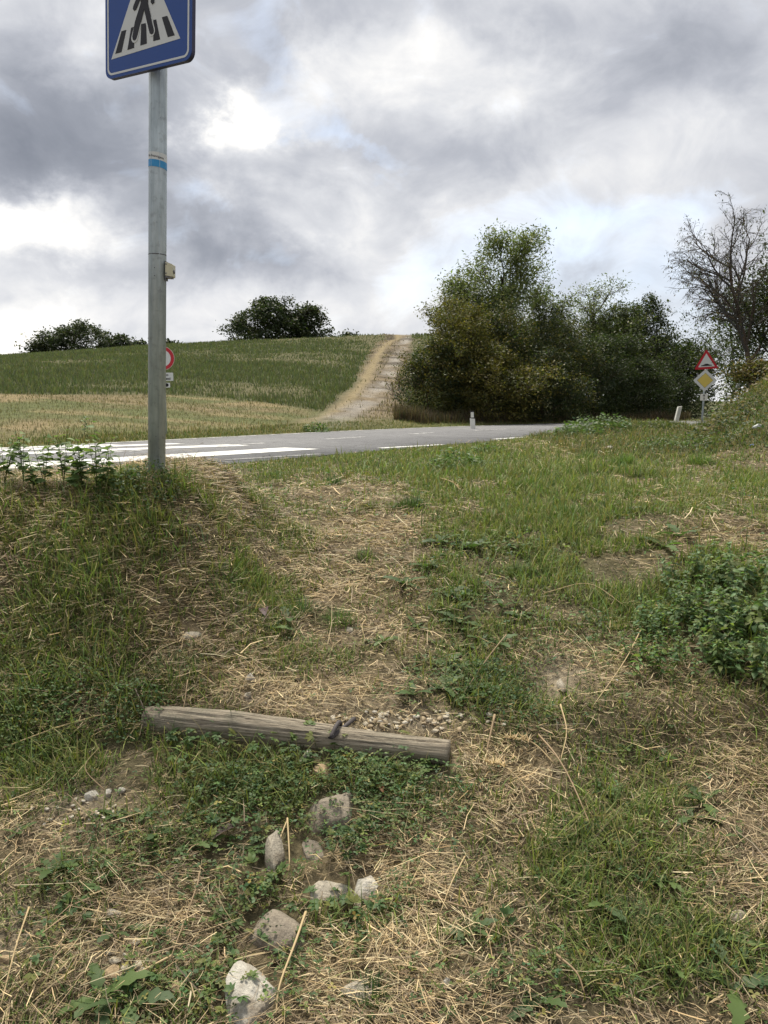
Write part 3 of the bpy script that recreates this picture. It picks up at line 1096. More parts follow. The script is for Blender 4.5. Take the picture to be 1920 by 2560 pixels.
share('lettering', text_mesh('0', .085, M['sign_black'], .002), q0, (.005, -.0475, -.04), (R(90), 0, 0))

# ---- roadside marker posts
def marker_post(px, py, Y, h, w, tilt, label, split):
    p = at(px, py, Y); g = gz(p[0], p[1])
    e = empty('marker_post', (p[0], p[1], g), (0, R(tilt), 0), label=label, cat='road marker', group='white marker posts beside the road')
    if split:
        poly_obj('post_body', [plate_vf([(-w / 2, -.15), (w / 2, -.15), (w / 2, h * .64), (-w / 2, h * .67)], -.04, .09)], M['post_white'], e)
        poly_obj('black_band', [plate_vf([(-w / 2, h * .673), (w / 2, h * .643), (w / 2 - .01, h * .70), (-w / 2 + .01, h * .70)], -.037, .084)], M['sign_black'], e)
        poly_obj('reflector', [plate_vf([(-w * .28, h * .703), (w * .30, h * .703), (w * .30, h * .95), (-w * .28, h * .95)], -.04, .09)], M['post_white'], e)
        poly_obj('post_cap', [plate_vf([(-w * .45, h * .953), (w * .34, h * .953), (w * .34, h), (-w * .45, h)], -.045, .1)], M['sign_black'], e)
    else:
        poly_obj('post_body', [plate_vf([(-w / 2, -.2), (w / 2, -.2), (w / 2, h), (-w / 2, h - .03)], -.04, .09)], M['post_white'], e)
        poly_obj('reflector', [plate_vf(rounded(w * .4, .14, .01, 3, 0, h * .78), -.0425, .003)], M['sign_white'], e)
    return e


marker_post(1183, 1058, 18.6, .50, .105, -3.5, 'white marker post with a black band standing in front of the hedge', True)
marker_post(1686, 1050, 19.5, .62, .085, 11, 'white marker post leaning right beside the grassy bank', False)

# ================================================================ LOG STEP
def wood_mat():
    m = new_mat('weathered_wood'); b = NB(m)
    v = b.obj((1, 14, 14)); v2 = b.obj()
    n1 = b.noise(7, 7, .62, v)
    n2 = b.noise(9, 5, .6, v2)
    n3 = b.noise(26, 5, .65, b.obj((.35, 9, 9)))
    c = b.ramp(n1, [(.3, (.17, .145, .11)), (.5, (.29, .25, .19)), (.72, (.39, .345, .27))])
    c = b.mix(b.ramp(n2, [(.5, 0.0), (.72, .6)]), c, (.17, .165, .125))
    c = b.mix(b.ramp(n3, [(.34, 1.0), (.43, 0.0)]), c, (.045, .036, .028))
    h = b.math('ADD', n1, b.math('MULTIPLY', n3, 1.2))
    b.out(b.principled(c, .9, 0, .12, h, .008, .9))
    return m


M['wood'] = wood_mat()
la, lb = at(366, 1804, 2.99), at(1124, 1874, 2.80)
ax = lb - la
L = np.linalg.norm(ax)
log = empty('log_step', tuple(la), Vector(ax).to_track_quat('X', 'Z').to_euler(), label='weathered grey round log laid across the path as a step', cat='log')
ts = np.linspace(0, L, 90)
rad = np.interp(ts / L, [0, .03, .3, .62, .66, 1], [.052, .056, .058, .053, .049, .045]) * (1 + .035 * (vn(ts, ts * 0, .12, 141) - .5))
P = np.column_stack([ts, .013 * np.sin(ts * 3), .010 * np.sin(ts * 3.4 + 1)])
V, F = tube_vf(P, rad, 96)
V[:, 1:] *= (1 + .12 * (fbm(V[:, 0] * .4, np.arctan2(V[:, 2], V[:, 1]) * .35 + 9, .12, 143, 3) - .5))[:, None]
aa = np.arctan2(V[:, 2], V[:, 1])
for (x0_, x1_, a0_, dep_, wid_) in ((.05, .62, 2.45, .007, .045), (.25, .95, 1.5, .006, .04), (.0, .3, 1.9, .008, .05), (.5, .85, 2.75, .006, .04), (.7, 1.0, 2.1, .007, .045), (.15, .5, 3.0, .005, .05), (.35, .6, .9, .005, .04)):
    a_ = a0_ + .16 * (fbm(V[:, 0], V[:, 0] * 0 + a0_ * 9, .12, 147, 3) - .5)      # drying splits along the grain
    da = np.abs((aa - a_ + math.pi) % (2 * math.pi) - math.pi)
    g_ = dep_ * np.exp(-(da / wid_) ** 2) * ss(x0_ * L, x0_ * L + .06, V[:, 0]) * (1 - ss(x1_ * L - .06, x1_ * L, V[:, 0]))
    rr_ = np.hypot(V[:, 1], V[:, 2]) + 1e-6
    V[:, 1:] *= (1 - g_ / rr_)[:, None]
Acc().add(V, F).obj('log', M['wood'], log, smooth=True)
sx = L * .635
ang = np.linspace(R(150), R(-60), 16)
strap = np.column_stack([sx + .012 * np.sin(np.linspace(0, 4, 16)), .0 + .064 * np.cos(ang + R(0)), .062 * np.sin(ang)])
strap = np.vstack([[sx + .055, .10, .045], strap])
M['iron'] = flat_mat('rusty_iron', (.075, .066, .066), .7, .3, .3, .5, 60)
V, F = tube_vf(catmull(strap, 3), .0085, 8)
Acc().add(V, F).obj('iron_hook', M['iron'], log, smooth=True)

# ================================================================ STONES
def stone_mat(name, a, b_, stain, speck=.5):
    m = new_mat(name); b = NB(m)
    v = b.obj()
    n1 = b.noise(9, 6, .6, v); n2 = b.noise(34, 6, .65, v); n3 = b.noise(140, 3, .7, v)
    c = b.mix(b.ramp(n1, [(.35, 0.0), (.65, 1.0)]), a, b_)
    c = b.mix(b.ramp(n2, [(.52, 0.0), (.68, speck)]), c, stain)
    n5 = b.noise(4.5, 7, .7, v)
    c = b.mix(b.ramp(n5, [(.50, 0.0), (.64, .75)]), c, (.13, .10, .07))
    c = b.mix(1.0, c, b.ramp(n3, [(.3, .72), (.7, 1.25)]), 'MULTIPLY')
    b.out(b.principled(c, .9, 0, .15, b.math('ADD', n2, b.math('MULTIPLY', n3, .4)), .01, .7))
    return m


M['stone_grey'] = stone_mat('stone_grey', (.255, .220, .172), (.195, .168, .132), (.12, .10, .08))
M['stone_pale'] = stone_mat('stone_pale', (.37, .335, .27), (.27, .24, .19), (.20, .175, .13))
M['stone_tan'] = stone_mat('stone_tan', (.36, .27, .165), (.27, .20, .125), (.15, .11, .07))
M['stone_white'] = stone_mat('stone_white', (.46, .44, .385), (.32, .29, .24), (.22, .19, .15), .7)


def ico(sub=3):
    import bmesh
    bm = bmesh.new(); bmesh.ops.create_icosphere(bm, subdivisions=sub, radius=1.0)
    V = np.array([v.co[:] for v in bm.verts]); F = np.array([[v.index for v in f.verts] for f in bm.faces])
    bm.free()
    return V, F


ICO3, ICO2, ICO1 = ico(4), ico(3), ico(2)


def rock_vf(seed, dims, sharp=.5, base=ICO3, cuts=14, bottom=-.35):
    r = np.random.default_rng(seed)
    V, F = base
    V = V.copy()
    for _ in range(cuts):                       # planed facets
        d = r.normal(size=3); d /= np.linalg.norm(d)
        h = r.uniform(.45, .88)
        s = V @ d
        V = V - np.where(s > h, (s - h) * (.7 + .3 * sharp), 0)[:, None] * d
    off = r.uniform(0, 50, 2)
    f = 1 + .34 * (fbm(V[:, 0] + V[:, 2] * .7 + off[0], V[:, 1] - V[:, 2] * .6 + off[1], .9, seed % 7 + 150, 3) - .5) + .10 * (fbm(V[:, 0] + V[:, 2] + 3, V[:, 1] - V[:, 2], .22, 157, 2) - .5)
    V = V * f[:, None]
    V[:, 2] = np.maximum(V[:, 2], bottom)
    return V * np.asarray(dims), F


def sharpen(me, a=24):
    me.set_sharp_from_angle(angle=R(a))


def stone(px, py, w, h, mat, label, seed, rz=0, sharp=.5, flat=.55, sink=.2, tilt=0, name='stone', group='stones set in the slope', base=ICO3):
    p = ground_at(px, py + h * .15)
    dist = math.hypot(p[1], CAM_Z - p[2])
    wx = 1.06 * w * dist / FPX / 2
    gy_ = 1.06 * h * dist / FPX / 2 / max(.45, math.sin(math.atan2(CAM_Z - p[2], p[1])) + .25)
    V, F = rock_vf(seed, (wx, gy_, max(wx, gy_) * flat), sharp, base)
    return np_obj(name, V, F, M[mat], smooth=True, label=label, cat='stone', group=group), p, gy_, wx


STONES = [
    (797, 1926, 58, 52, 'stone_tan', 'small pointed tan stone just below the log step', 1, 20, .9, .9),
    (838, 2028, 128, 112, 'stone_grey', 'large smooth grey stone leaning in leaves below the log', 2, -35, .2, .75),
    (689, 2120, 46, 110, 'stone_pale', 'narrow upright mottled stone left of two crossed straws', 3, 8, .6, .7),
    (787, 2126, 68, 70, 'stone_grey', 'small rough grey stone below the large grey one', 4, 30, .6, .6),
    (818, 2219, 128, 62, 'stone_pale', 'flat cracked pale slab half buried in straw', 5, 12, .8, .35),
    (914, 2214, 72, 76, 'stone_white', 'whitish broken stone at the right end of the cracked slab', 6, -10, .9, .7),
    (676, 2326, 160, 84, 'stone_grey', 'big smooth brown grey boulder, rounded like a loaf', 7, -22, .15, .7),
    (626, 2462, 122, 140, 'stone_white', 'big whitish stone with a hollow, nearest the bottom edge', 8, 5, .6, .7),
    (905, 2464, 96, 70, 'stone_pale', 'pale wedge stone behind a fine grass tuft', 9, 15, .8, .5),
    (1403, 1708, 28, 40, 'stone_pale', 'pale stone upright in the bare earth hollow', 31, 0, .5, .3),
    (1845, 2286, 44, 34, 'stone_pale', 'single pale stone lying in grass at the right edge', 11, 40, .8, .6),
    (482, 1582, 56, 28, 'stone_pale', 'flat pale stone in the dry grass above the log', 12, 5, .8, .4),
    (283, 2284, 34, 26, 'stone_pale', 'cream stone above the cluster of broken cream stones', 13, 9, .9, .6),
    (285, 2430, 44, 34, 'stone_tan', 'angular cream stone below the cluster of broken stones', 14, 50, .95, .6),
    (12, 2396, 52, 26, 'stone_tan', 'flat cream stone cut by the left edge of the photo', 15, 0, .9, .4),
    (444, 2475, 40, 44, 'stone_tan', 'rounded straw coloured stone left of the hollow white stone', 17, 0, .4, .6),
    (230, 1990, 36, 30, 'stone_white', 'largest pale stone on the bare earth at left', 18, 30, .9, .7),
    (270, 1986, 24, 22, 'stone_white', 'squarish pale stone second from left on the bare earth', 19, 0, .95, .8),
    (304, 1977, 22, 20, 'stone_white', 'round white pebble on the bare earth at left', 20, 0, .2, .8),
    (1113, 2466, 26, 26, 'stone_white', 'small white stone right of the pale wedge stone', 21, 0, .5, .8),
    (626, 1698, 24, 22, 'stone_white', 'small pale stone in straw a little above the log', 22, 0, .6, .8),
    (622, 1742, 22, 22, 'stone_pale', 'small stone touching the straw just behind the log', 23, 0, .8, .8),
    (873, 1578, 18, 14, 'stone_pale', 'small stone beside the grass tuft on the path', 24, 0, .6, .7),
    (932, 1606, 22, 14, 'stone_pale', 'small stone in the straw patch on the path', 25, 0, .6, .6),
    (772, 1894, 26, 26, 'stone_white', 'small whitish stone tucked under the log step', 26, 0, .9, .8),
    (1525, 1120, 30, 11, 'stone_white', 'white crumpled scrap lying on the green verge', 27, 0, .9, .5),
]
STONE_SPOTS = []
for (px, py, w, h, mat, label, seed, rz_, sharp, flat) in STONES:
    big = w > 55
    nm, gp = ('stone', 'stones set in the slope') if py > 1300 else ('paper_scrap', None)
    o, p, gy_, wx = stone(px, py, w, h, mat, label, seed, rz_, sharp, flat, base=ICO3 if big else ICO2, name=nm, group=gp)
    if py < 1300: o['category'] = 'litter'
    o.location = (p[0], p[1], p[2] - (.014 if big else -.001))
    o.rotation_euler = (R(14), 0, R(rz_))
    sharpen(o.data)
    STONE_SPOTS.append((p[0], p[1], max(wx, gy_) * .95))

M['pebble_pale'] = flat_mat('pebble_pale', (.44, .39, .30), .9, .15, 0, .35, 3)
M['pebble_white'] = flat_mat('pebble_white', (.52, .48, .40), .9, .15, 0, .3, 3)
M['pebble_tan'] = flat_mat('pebble_tan', (.40, .32, .21), .9, .15, 0, .35, 3)
rp = np.random.default_rng(77)
PEB = [np_mesh('pebble', *rock_vf(200 + i, (1, .85, .6), .9, ICO1), M[('pebble_pale', 'pebble_white', 'pebble_tan')[i % 3]], smooth=True) for i in range(6)]


def pebbles(cx, cy, rx, ry, n, smin, smax, label, group):
    for i in range(n):
        px, py = cx + rx * rp.normal() * .55, cy + ry * rp.normal() * .55
        p = ground_at(px, py)
        share('pebble', PEB[rp.integers(6)], None, (p[0], p[1], p[2] + .004), (rp.uniform(-.4, .4), rp.uniform(-.4, .4), rp.uniform(0, 6)), rp.uniform(smin, smax),
              label=label, cat='pebble', group=group)


pebbles(1000, 1808, 170, 26, 90, .007, .020, 'pale limestone chip in the crumbly ground behind the right end of the log', 'limestone chips behind the log')
pebbles(190, 2040, 110, 60, 46, .005, .014, 'pale crumb of stone on the bare earth patch at left', 'stone crumbs on the bare earth at left')
pebbles(320, 2390, 80, 50, 14, .010, .022, 'broken cream stone in the straw left of the boulders', 'broken cream stones in the straw at left')
pebbles(820, 1740, 240, 40, 16, .005, .010, 'small pale chip in the straw behind the log', 'small chips in the straw behind the log')

# ================================================================ VEGETATION HELPERS
def rot_mats(az, pitch, roll):
    """Local x points along the heading az, raised by pitch; roll about that axis."""
    ca, sa, cp, sp, cr_, sr = np.cos(az), np.sin(az), np.cos(pitch), np.sin(pitch), np.cos(roll), np.sin(roll)
    X = np.stack([ca * cp, sa * cp, sp], -1)
    Y0 = np.stack([-sa, ca, np.zeros_like(az)], -1)
    Z0 = np.cross(X, Y0)
    Yv = Y0 * cr_[:, None] + Z0 * sr[:, None]
    Zv = np.cross(X, Yv)
    return np.stack([X, Yv, Zv], -1)


def stamp(Vt, Ft, pos, az, pitch, roll, scale):
    """Copies of a small template, baked into one array."""
    n = len(pos)
    Rm = rot_mats(az, pitch, roll)
    V = np.einsum('nij,kj->nki', Rm, Vt) * np.asarray(scale).reshape(-1, 1, 1) + pos[:, None, :]
    k = len(Vt)
    Fs = [(np.asarray(f)[None] + (np.arange(n) * k)[:, None, None]).reshape(-1, np.asarray(f).shape[1]) for f in Ft]
    return V.reshape(-1, 3), Fs, k


def leaf_t(L, W, fold=.25, curl=.15):
    """A pointed oval leaf folded along its midrib, base at the origin."""
    V = np.array([(0, 0, 0), (.33 * L, 0, 0), (.70 * L, 0, -.3 * curl * L), (L, 0, -curl * L),
                  (.30 * L, W / 2, fold * W / 2), (.66 * L, W * .42, fold * W * .4 - .3 * curl * L),
                  (.30 * L, -W / 2, fold * W / 2), (.66 * L, -W * .42, fold * W * .4 - .3 * curl * L)])
    return V, [np.array([(0, 6, 1), (0, 1, 4), (2, 7, 3), (2, 3, 5)]), np.array([(1, 6, 7, 2), (1, 2, 5, 4)])]


QUAD = (np.array([(0, 0, 0), (.55, -.30, .06), (1, 0, 0), (.55, .30, .06)]), [np.array([(0, 1, 2, 3)])])
QUAD_N = (np.array([(0, 0, 0), (.5, -.19, .05), (1, 0, -.05), (.5, .19, .05)]), [np.array([(0, 1, 2, 3)])])


def jitter_col(base, n, r, var=.22, hue=.10):
    b_ = np.asarray(base, float)
    if b_.ndim == 1: b_ = np.tile(b_, (n, 1))
    v = np.exp(r.normal(0, var, (n, 1)))
    h = r.normal(0, hue, (n, 1))
    return np.clip(b_ * v * np.concatenate([1 + h, np.ones((n, 1)), 1 - h], 1), .002, .9)


def sph_dirs(n, r):
    d = r.normal(size=(n, 3))
    return d / np.linalg.norm(d, axis=1)[:, None]


def cols_mix(cols, n, r, w=None):
    i = r.choice(len(cols), n, p=w)
    return np.asarray(cols, float)[i]


def grow(r, levels, nch, ratio, angle, wander, up, length=1.0, n=6, first=.25, r0=.05, taper=.62):
    """Branching skeleton from the origin upwards. Returns the branches and the twig points with their directions."""
    out, tips = [], []
    stack = [(np.zeros(3), np.array([0, 0, 1.0]), length, r0, 0)]
    while stack:
        p, d, L_, rad, lv = stack.pop()
        pts, ds = [p], [d]
        for i in range(n):
            d = d + r.normal(0, wander, 3) + np.array([0, 0, up[min(lv, len(up) - 1)]])
            d = d / np.linalg.norm(d)
            p = p + d * L_ / n
            pts.append(p); ds.append(d)
        pts = np.array(pts)
        out.append((pts, np.linspace(rad, rad * (.45 if lv < levels else .3), n + 1), lv))
        if lv >= levels:
            for k in range(1, n + 1):
                tips.append((pts[k], ds[k]))
            continue
        m = nch[lv]
        for j in range(m):
            t = first + (1 - first) * (j + r.uniform(.2, .9)) / m if lv == 0 else .2 + .8 * (j + r.uniform(0, 1)) / m
            t = min(t, 1.0) * n
            i = min(int(t), n - 1)
            q = pts[i] + (pts[i + 1] - pts[i]) * (t - i)
            a = angle[min(lv, len(angle) - 1)] * r.uniform(.7, 1.25)
            side = np.cross(ds[i], sph_dirs(1, r)[0]); side /= np.linalg.norm(side) + 1e-9
            nd = ds[i] * math.cos(a) + side * math.sin(a)
            shrink = 1 - .45 * (t / n) if lv == 0 else 1 - .3 * (t / n)
            stack.append((q, nd, L_ * ratio[min(lv, len(ratio) - 1)] * r.uniform(.75, 1.2) * shrink, rad * taper * (1 - .4 * t / n), lv + 1))
    return out, np.array([t[0] for t in tips]), np.array([t[1] for t in tips])


def fit(br, tp, x0, x1, y0, y1, z1):
    """Stretches a skeleton so that its twigs fill the given box (local metres, foot at the origin)."""
    lo, hi = np.percentile(tp, 1.5, axis=0), np.percentile(tp, 98.5, axis=0)
    def f(P):
        Q = P.copy()
        t = np.clip(P[:, 2] / hi[2], 0, 1) ** .8
        for k, (a, b_) in enumerate(((x0, x1), (y0, y1))):
            sc = (b_ - a) / (hi[k] - lo[k])
            Q[:, k] = (P[:, k]) * sc + ((a + b_) / 2 - (lo[k] + hi[k]) / 2 * sc) * t
        Q[:, 2] = P[:, 2] * z1 / hi[2]
        return Q
    return [(f(p), rr, lv) for p, rr, lv in br], f(tp)


def tree_thing(name, label, px, Y, x0px, x1px, top_px, cfg, seed, group=None, cat='tree', base_py=None, leafy=True, drop=0.0):
    """One tree: trunk with limbs, and a crown of leaf clumps at its twigs. Extents are given in photo pixels at distance Y."""
    r = np.random.default_rng(seed)
    x = at(px, 1000, Y)[0]
    z = gz(x, Y) - drop
    root = empty(name, (x, Y, z), label=label, cat=cat, group=group)
    xa, xb, zt = at(x0px, 1000, Y)[0] - x, at(x1px, 1000, Y)[0] - x, at(px, top_px, Y)[2] - z
    dp = (xb - xa) * cfg.get('depth', .8) / 2
    br, tp, td = grow(r, cfg['levels'], cfg['n'], cfg['ratio'], cfg['angle'], cfg.get('wander', .12), cfg['up'], first=cfg.get('first', .25))
    br, tp = fit(br, tp, xa, xb, -dp, dp, zt)
    R0 = cfg['r'] * zt
    acc = Acc()
    keep = cfg.get('wood_levels', 9)
    for P_, rr, lv in br:
        if lv > keep: continue
        rad_ = np.maximum(rr / .05 * R0, cfg.get('rmin', .006))
        if lv == 0:
            P_[0, 2] -= .3
            rad_[0] *= 1.5
        V, F = tube_vf(P_, rad_, (8, 5, 3, 3, 3, 3)[min(lv, 5)], cap=False)
        acc.add(V, F, jitter_col(cfg.get('bark', (.055, .046, .036)), 1, r, .12)[0])
    acc.obj('trunk', M['bark_plain'], root, smooth=True)
    if leafy and cfg['leaves'] > 0:
        n = cfg['leaves']
        sel = np.arange(len(tp))
        if 'leaf_where' in cfg:
            sel = np.array([i for i in sel if r.random() < cfg['leaf_where'](tp[i], xa, xb, zt)])
        w = np.exp(r.normal(0, cfg.get('clump', .7), len(sel))); w /= w.sum()
        ci = r.choice(len(sel), n, p=w)
        pos = tp[sel][ci] + np.clip(r.normal(0, 1, (n, 3)), -1.7, 1.7) * np.array(cfg['spread']) 
        cc = cols_mix(cfg['cols'], len(sel), r, cfg.get('cw'))
        ccl = cc[ci]
        nf = int(n * cfg.get('fill', 0))
        if nf:                                    # clumps spread over and inside the bush's whole body, down to the ground
            kc = cfg.get('fill_clumps', 360)
            u = r.uniform(0, 1, kc) ** 1.05
            zc_c = u * zt * cfg.get('fill_top', .98)
            wz = np.sqrt(np.clip(1 - np.maximum(u - .25, 0) ** 2 / .5625, 0, 1)) * (.82 + .18 * np.minimum(u / .2, 1))
            th_ = r.uniform(0, 2 * math.pi, kc); q_ = np.sqrt(r.uniform(.25, 1, kc)) * wz
            bump = .8 + .4 * vn(th_ * 1.3, u * 5, 1.0, seed % 50 + 300)
            hx = (xb - xa) / 2
            cp = np.stack([(xa + xb) / 2 + np.cos(th_) * q_ * hx * bump, np.sin(th_) * q_ * dp * bump, zc_c], -1)
            fi = r.integers(0, kc, nf)
            pos[:nf] = cp[fi] + np.clip(r.normal(0, 1, (nf, 3)), -1.7, 1.7) * np.array([hx * .085, dp * .085, zt * .045])
            pos[:nf, 2] = np.abs(pos[:nf, 2])
            ccl[:nf] = cols_mix(cfg['cols'], kc, r)[fi]
        col = jitter_col(ccl, n, r, .25, .07)
        az = r.uniform(0, 2 * math.pi, n); pt = r.normal(cfg.get('pitch', -.25), .55, n); rl = r.normal(0, .8, n)
        sc = cfg['size'] * np.exp(r.normal(0, .25, n))
        T_ = QUAD_N if cfg.get('narrow') else QUAD
        V, F, k = stamp(T_[0], T_[1], pos, az, pt, rl, sc)
        np_obj('crown', V, F, M[cfg.get('mat', 'leaf')], root, col=np.repeat(col, k, 0), kind='stuff')
    return root


OLIVE = [(.100, .092, .026), (.072, .078, .024), (.125, .105, .028), (.055, .062, .022)]
YELLOW = [(.145, .125, .032), (.100, .098, .028), (.120, .110, .032), (.074, .080, .026)]
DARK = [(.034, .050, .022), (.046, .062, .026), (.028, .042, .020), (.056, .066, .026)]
MID = [(.062, .084, .030), (.080, .098, .036), (.050, .070, .026), (.095, .105, .040)]
PALE = [(.165, .195, .085), (.140, .170, .070), (.190, .205, .095), (.115, .145, .060)]

BUSH = dict(levels=3, n=(10, 6, 4), ratio=(.62, .62, .6), angle=(.75, .7, .7), up=(.05, .10, .06), first=.03, r=.010, leaves=9000, spread=(.09, .09, .08), size=.060, clump=.6, cols=OLIVE, bark=(.05, .04, .03), wood_levels=2, rmin=.006, depth=.9, fill=.62)
def cfg(**kw):
    d = dict(BUSH); d.update(kw); return d


HG = 'bushes and trees of the hedge beyond the road'
ROB = cfg(wood_levels=3, levels=3, n=(9, 6, 5), ratio=(.52, .6, .55), angle=(.62, .6, .7), up=(.10, .08, .0), first=.30, r=.013, leaves=8500, spread=(.22, .22, .16), size=.085, narrow=True, clump=.45, cols=PALE, depth=.85, fill=.22)
# the trees that rise behind
tree_thing('robinia_tree', 'feathery pale green tree rising highest out of the hedge', 1235, 26.5, 1112, 1345, 590, cfg(**{**ROB, 'leaves': 21000, 'size': .095}), 101, HG)
tree_thing('robinia_tree', 'loose light green tree just right of the tallest hedge tree', 1355, 27.5, 1285, 1415, 728, cfg(**{**ROB, 'leaves': 9000, 'cols': MID + PALE}), 102, HG)
tree_thing('robinia_tree', 'thin airy sapling crown standing above the middle of the hedge', 1492, 30, 1430, 1550, 700, cfg(**{**ROB, 'leaves': 5000, 'first': .45, 'cols': PALE}), 103, HG)
tree_thing('robinia_tree', 'sparse pale tree at the left shoulder of the tallest hedge tree', 1160, 26, 1105, 1230, 690, cfg(**{**ROB, 'leaves': 9000}), 104, HG)
tree_thing('dark_tree', 'dark dense tree at the right end of the hedge', 1618, 31, 1530, 1700, 748, cfg(n=(12, 6, 4), leaves=16000, cols=DARK, size=.080, up=(.12, .10, .06)), 105, HG)
tree_thing('green_tree', 'mid green tree left of the dark tree at the hedge end', 1545, 29, 1450, 1630, 766, cfg(n=(11, 6, 4), leaves=14000, cols=MID, size=.075), 106, HG)
tree_thing('dark_tree', 'low dark tree behind the road signs at the hedge end', 1715, 33, 1640, 1790, 856, cfg(leaves=12000, cols=DARK + MID, size=.085), 107, HG)
# the bushes in front
tree_thing('bush', 'yellowing bush that forms the left shoulder of the hedge', 1130, 23.5, 1035, 1260, 752, cfg(leaves=18850, cols=YELLOW), 111, HG, 'bush')
tree_thing('bush', 'olive bush under the tallest hedge tree', 1250, 24.2, 1120, 1370, 780, cfg(leaves=20300, cols=OLIVE + DARK), 112, HG, 'bush')
tree_thing('bush', 'dark olive bush at the far left foot of the hedge beside the track', 1065, 22.6, 1000, 1170, 858, cfg(leaves=13050, cols=OLIVE + DARK), 113, HG, 'bush')
tree_thing('bush', 'broad dark bush in the middle of the hedge', 1390, 25.5, 1270, 1500, 806, cfg(leaves=20300, cols=DARK + OLIVE[:2]), 114, HG, 'bush')
tree_thing('bush', 'yellow flecked low bush behind the banded marker post', 1225, 22.8, 1095, 1350, 862, cfg(leaves=18850, cols=OLIVE + YELLOW[:1]), 115, HG, 'bush')
tree_thing('bush', 'shaded low bush to the right of the yellow flecked bush', 1360, 24.0, 1250, 1480, 880, cfg(leaves=17400, cols=DARK + OLIVE[:1]), 116, HG, 'bush')
tree_thing('bush', 'deep green bush below the thin airy sapling', 1490, 26.5, 1390, 1590, 838, cfg(leaves=17400, cols=DARK + MID[:1]), 117, HG, 'bush')
tree_thing('bush', 'low dark bush along the road bend left of the leaning post', 1590, 27.5, 1480, 1700, 900, cfg(leaves=17400, cols=DARK), 118, HG, 'bush')
tree_thing('bush', 'blackish low bush directly behind the leaning marker post', 1680, 29.5, 1600, 1760, 930, cfg(leaves=11600, cols=DARK), 119, HG, 'bush')
tree_thing('bush', 'bare reddish grey shrub beside the foot of the farm track', 1005, 24.0, 965, 1050, 930, cfg(fill=.3, leaves=700, cols=[(.16, .125, .10)], size=.05, bark=(.11, .088, .078), r=.006), 120, HG, 'bush')

# right hand tree on the bank: half bare, seed pods, a leafy second stem
BARE = cfg(levels=4, n=(13, 7, 6, 5), ratio=(.58, .6, .58, .55), angle=(.72, .65, .65, .7), up=(.10, .05, .0, -.06), first=.26, r=.015, fill=0, leaves=1500, pitch=-1.0, spread=(.05, .05, .07), size=.055, narrow=True, cols=MID[:2] + [(.12, .095, .065), (.10, .08, .06)], bark=(.085, .075, .066), rmin=.0024, depth=.8, wood_levels=4)
tree_thing('bare_tree', 'half bare tree with fine hanging twigs on the bank at the right edge', 1882, 17.0, 1680, 1990, 522, BARE, 131, None)
tree_thing('leafy_tree', 'dark leafy tree crowding the trunk of the half bare tree', 1950, 17.6, 1810, 2090, 690, cfg(n=(10, 6, 4), leaves=11000, cols=DARK + MID[:1], size=.085, first=.2, r=.016, narrow=True, spread=(.16, .16, .10)), 132, None)
tree_thing('leafy_tree', 'second stem with small green leaves reaching up along the right edge', 1925, 17.3, 1850, 2060, 540, cfg(**{**ROB, 'leaves': 4200, 'cols': DARK + MID, 'first': .35, 'r': .016, 'bark': (.03, .026, .022)}), 133, None)
tree_thing('sapling', 'young light green sapling on the bank right of the road signs', 1842, 20.5, 1805, 1885, 900, cfg(leaves=1800, cols=PALE + MID, size=.07, r=.007), 134, None)
tree_thing('bush', 'brown and green scrub at the foot of the half bare tree', 1905, 15.4, 1830, 1990, 905, cfg(leaves=5000, cols=OLIVE + [(.15, .11, .06)], size=.055), 135, None, 'bush')

tree_thing('leafy_tree', 'loose small leaved tree across the road behind the sign post', 1830, 29.0, 1705, 1960, 715, cfg(n=(10, 7, 4), leaves=6500, cols=DARK + MID, size=.085, narrow=True, fill=.35, first=.15), 136, None)
# dark bushes added deep in the hedge to block sky light through its gaps
for (hx_, hy_, h0_, h1_, ht_, hs_, hl_) in ((1200, 27.5, 1080, 1330, 800, 151, 'dark bush added deep inside the left half of the hedge to block light'), (1345, 29, 1220, 1470, 800, 152, 'dark bush added deep inside the middle of the hedge to block light'),
                                             (1500, 30.5, 1370, 1620, 810, 153, 'dark bush added deep inside the right half of the hedge to block light'), (1640, 33, 1520, 1740, 850, 154, 'dark bush added deep inside the right end of the hedge to block light')):
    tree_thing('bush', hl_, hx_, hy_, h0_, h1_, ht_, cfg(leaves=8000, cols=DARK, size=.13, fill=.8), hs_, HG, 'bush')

# trees along the crest of the hill
OAK = cfg(levels=3, n=(11, 7, 5), ratio=(.60, .6, .55), angle=(.85, .7, .7), up=(.05, .09, .05), first=.10, r=.022, leaves=15000, spread=(.20, .20, .16), size=.19, cols=DARK, bark=(.03, .026, .022), rmin=.02, mat='leaf_far', clump=.6, fill=.68, fill_clumps=200)
CG = 'trees on the skyline of the hill'
tree_thing('oak_tree', 'largest dark round tree on the skyline of the hill', 668, 65, 585, 762, 748, OAK, 141, CG, drop=.6)
tree_thing('oak_tree', 'dark tree leaning on the right side of the largest skyline tree', 778, 66, 722, 832, 768, cfg(**{**OAK, 'leaves': 9000}), 142, CG, drop=.6)
tree_thing('oak_tree', 'broad dark tree in the middle of the left skyline clump', 212, 68, 118, 310, 813, cfg(**{**OAK, 'leaves': 11000}), 143, CG, drop=.5)
tree_thing('oak_tree', 'small dark tree at the left end of the skyline clump', 100, 68, 72, 150, 852, cfg(**{**OAK, 'leaves': 2600, 'size': .22}), 144, CG, drop=.5)
tree_thing('oak_tree', 'thin low tree at the right end of the left skyline clump', 310, 68, 270, 345, 838, cfg(**{**OAK, 'leaves': 2400, 'size': .22}), 145, CG, drop=.5)
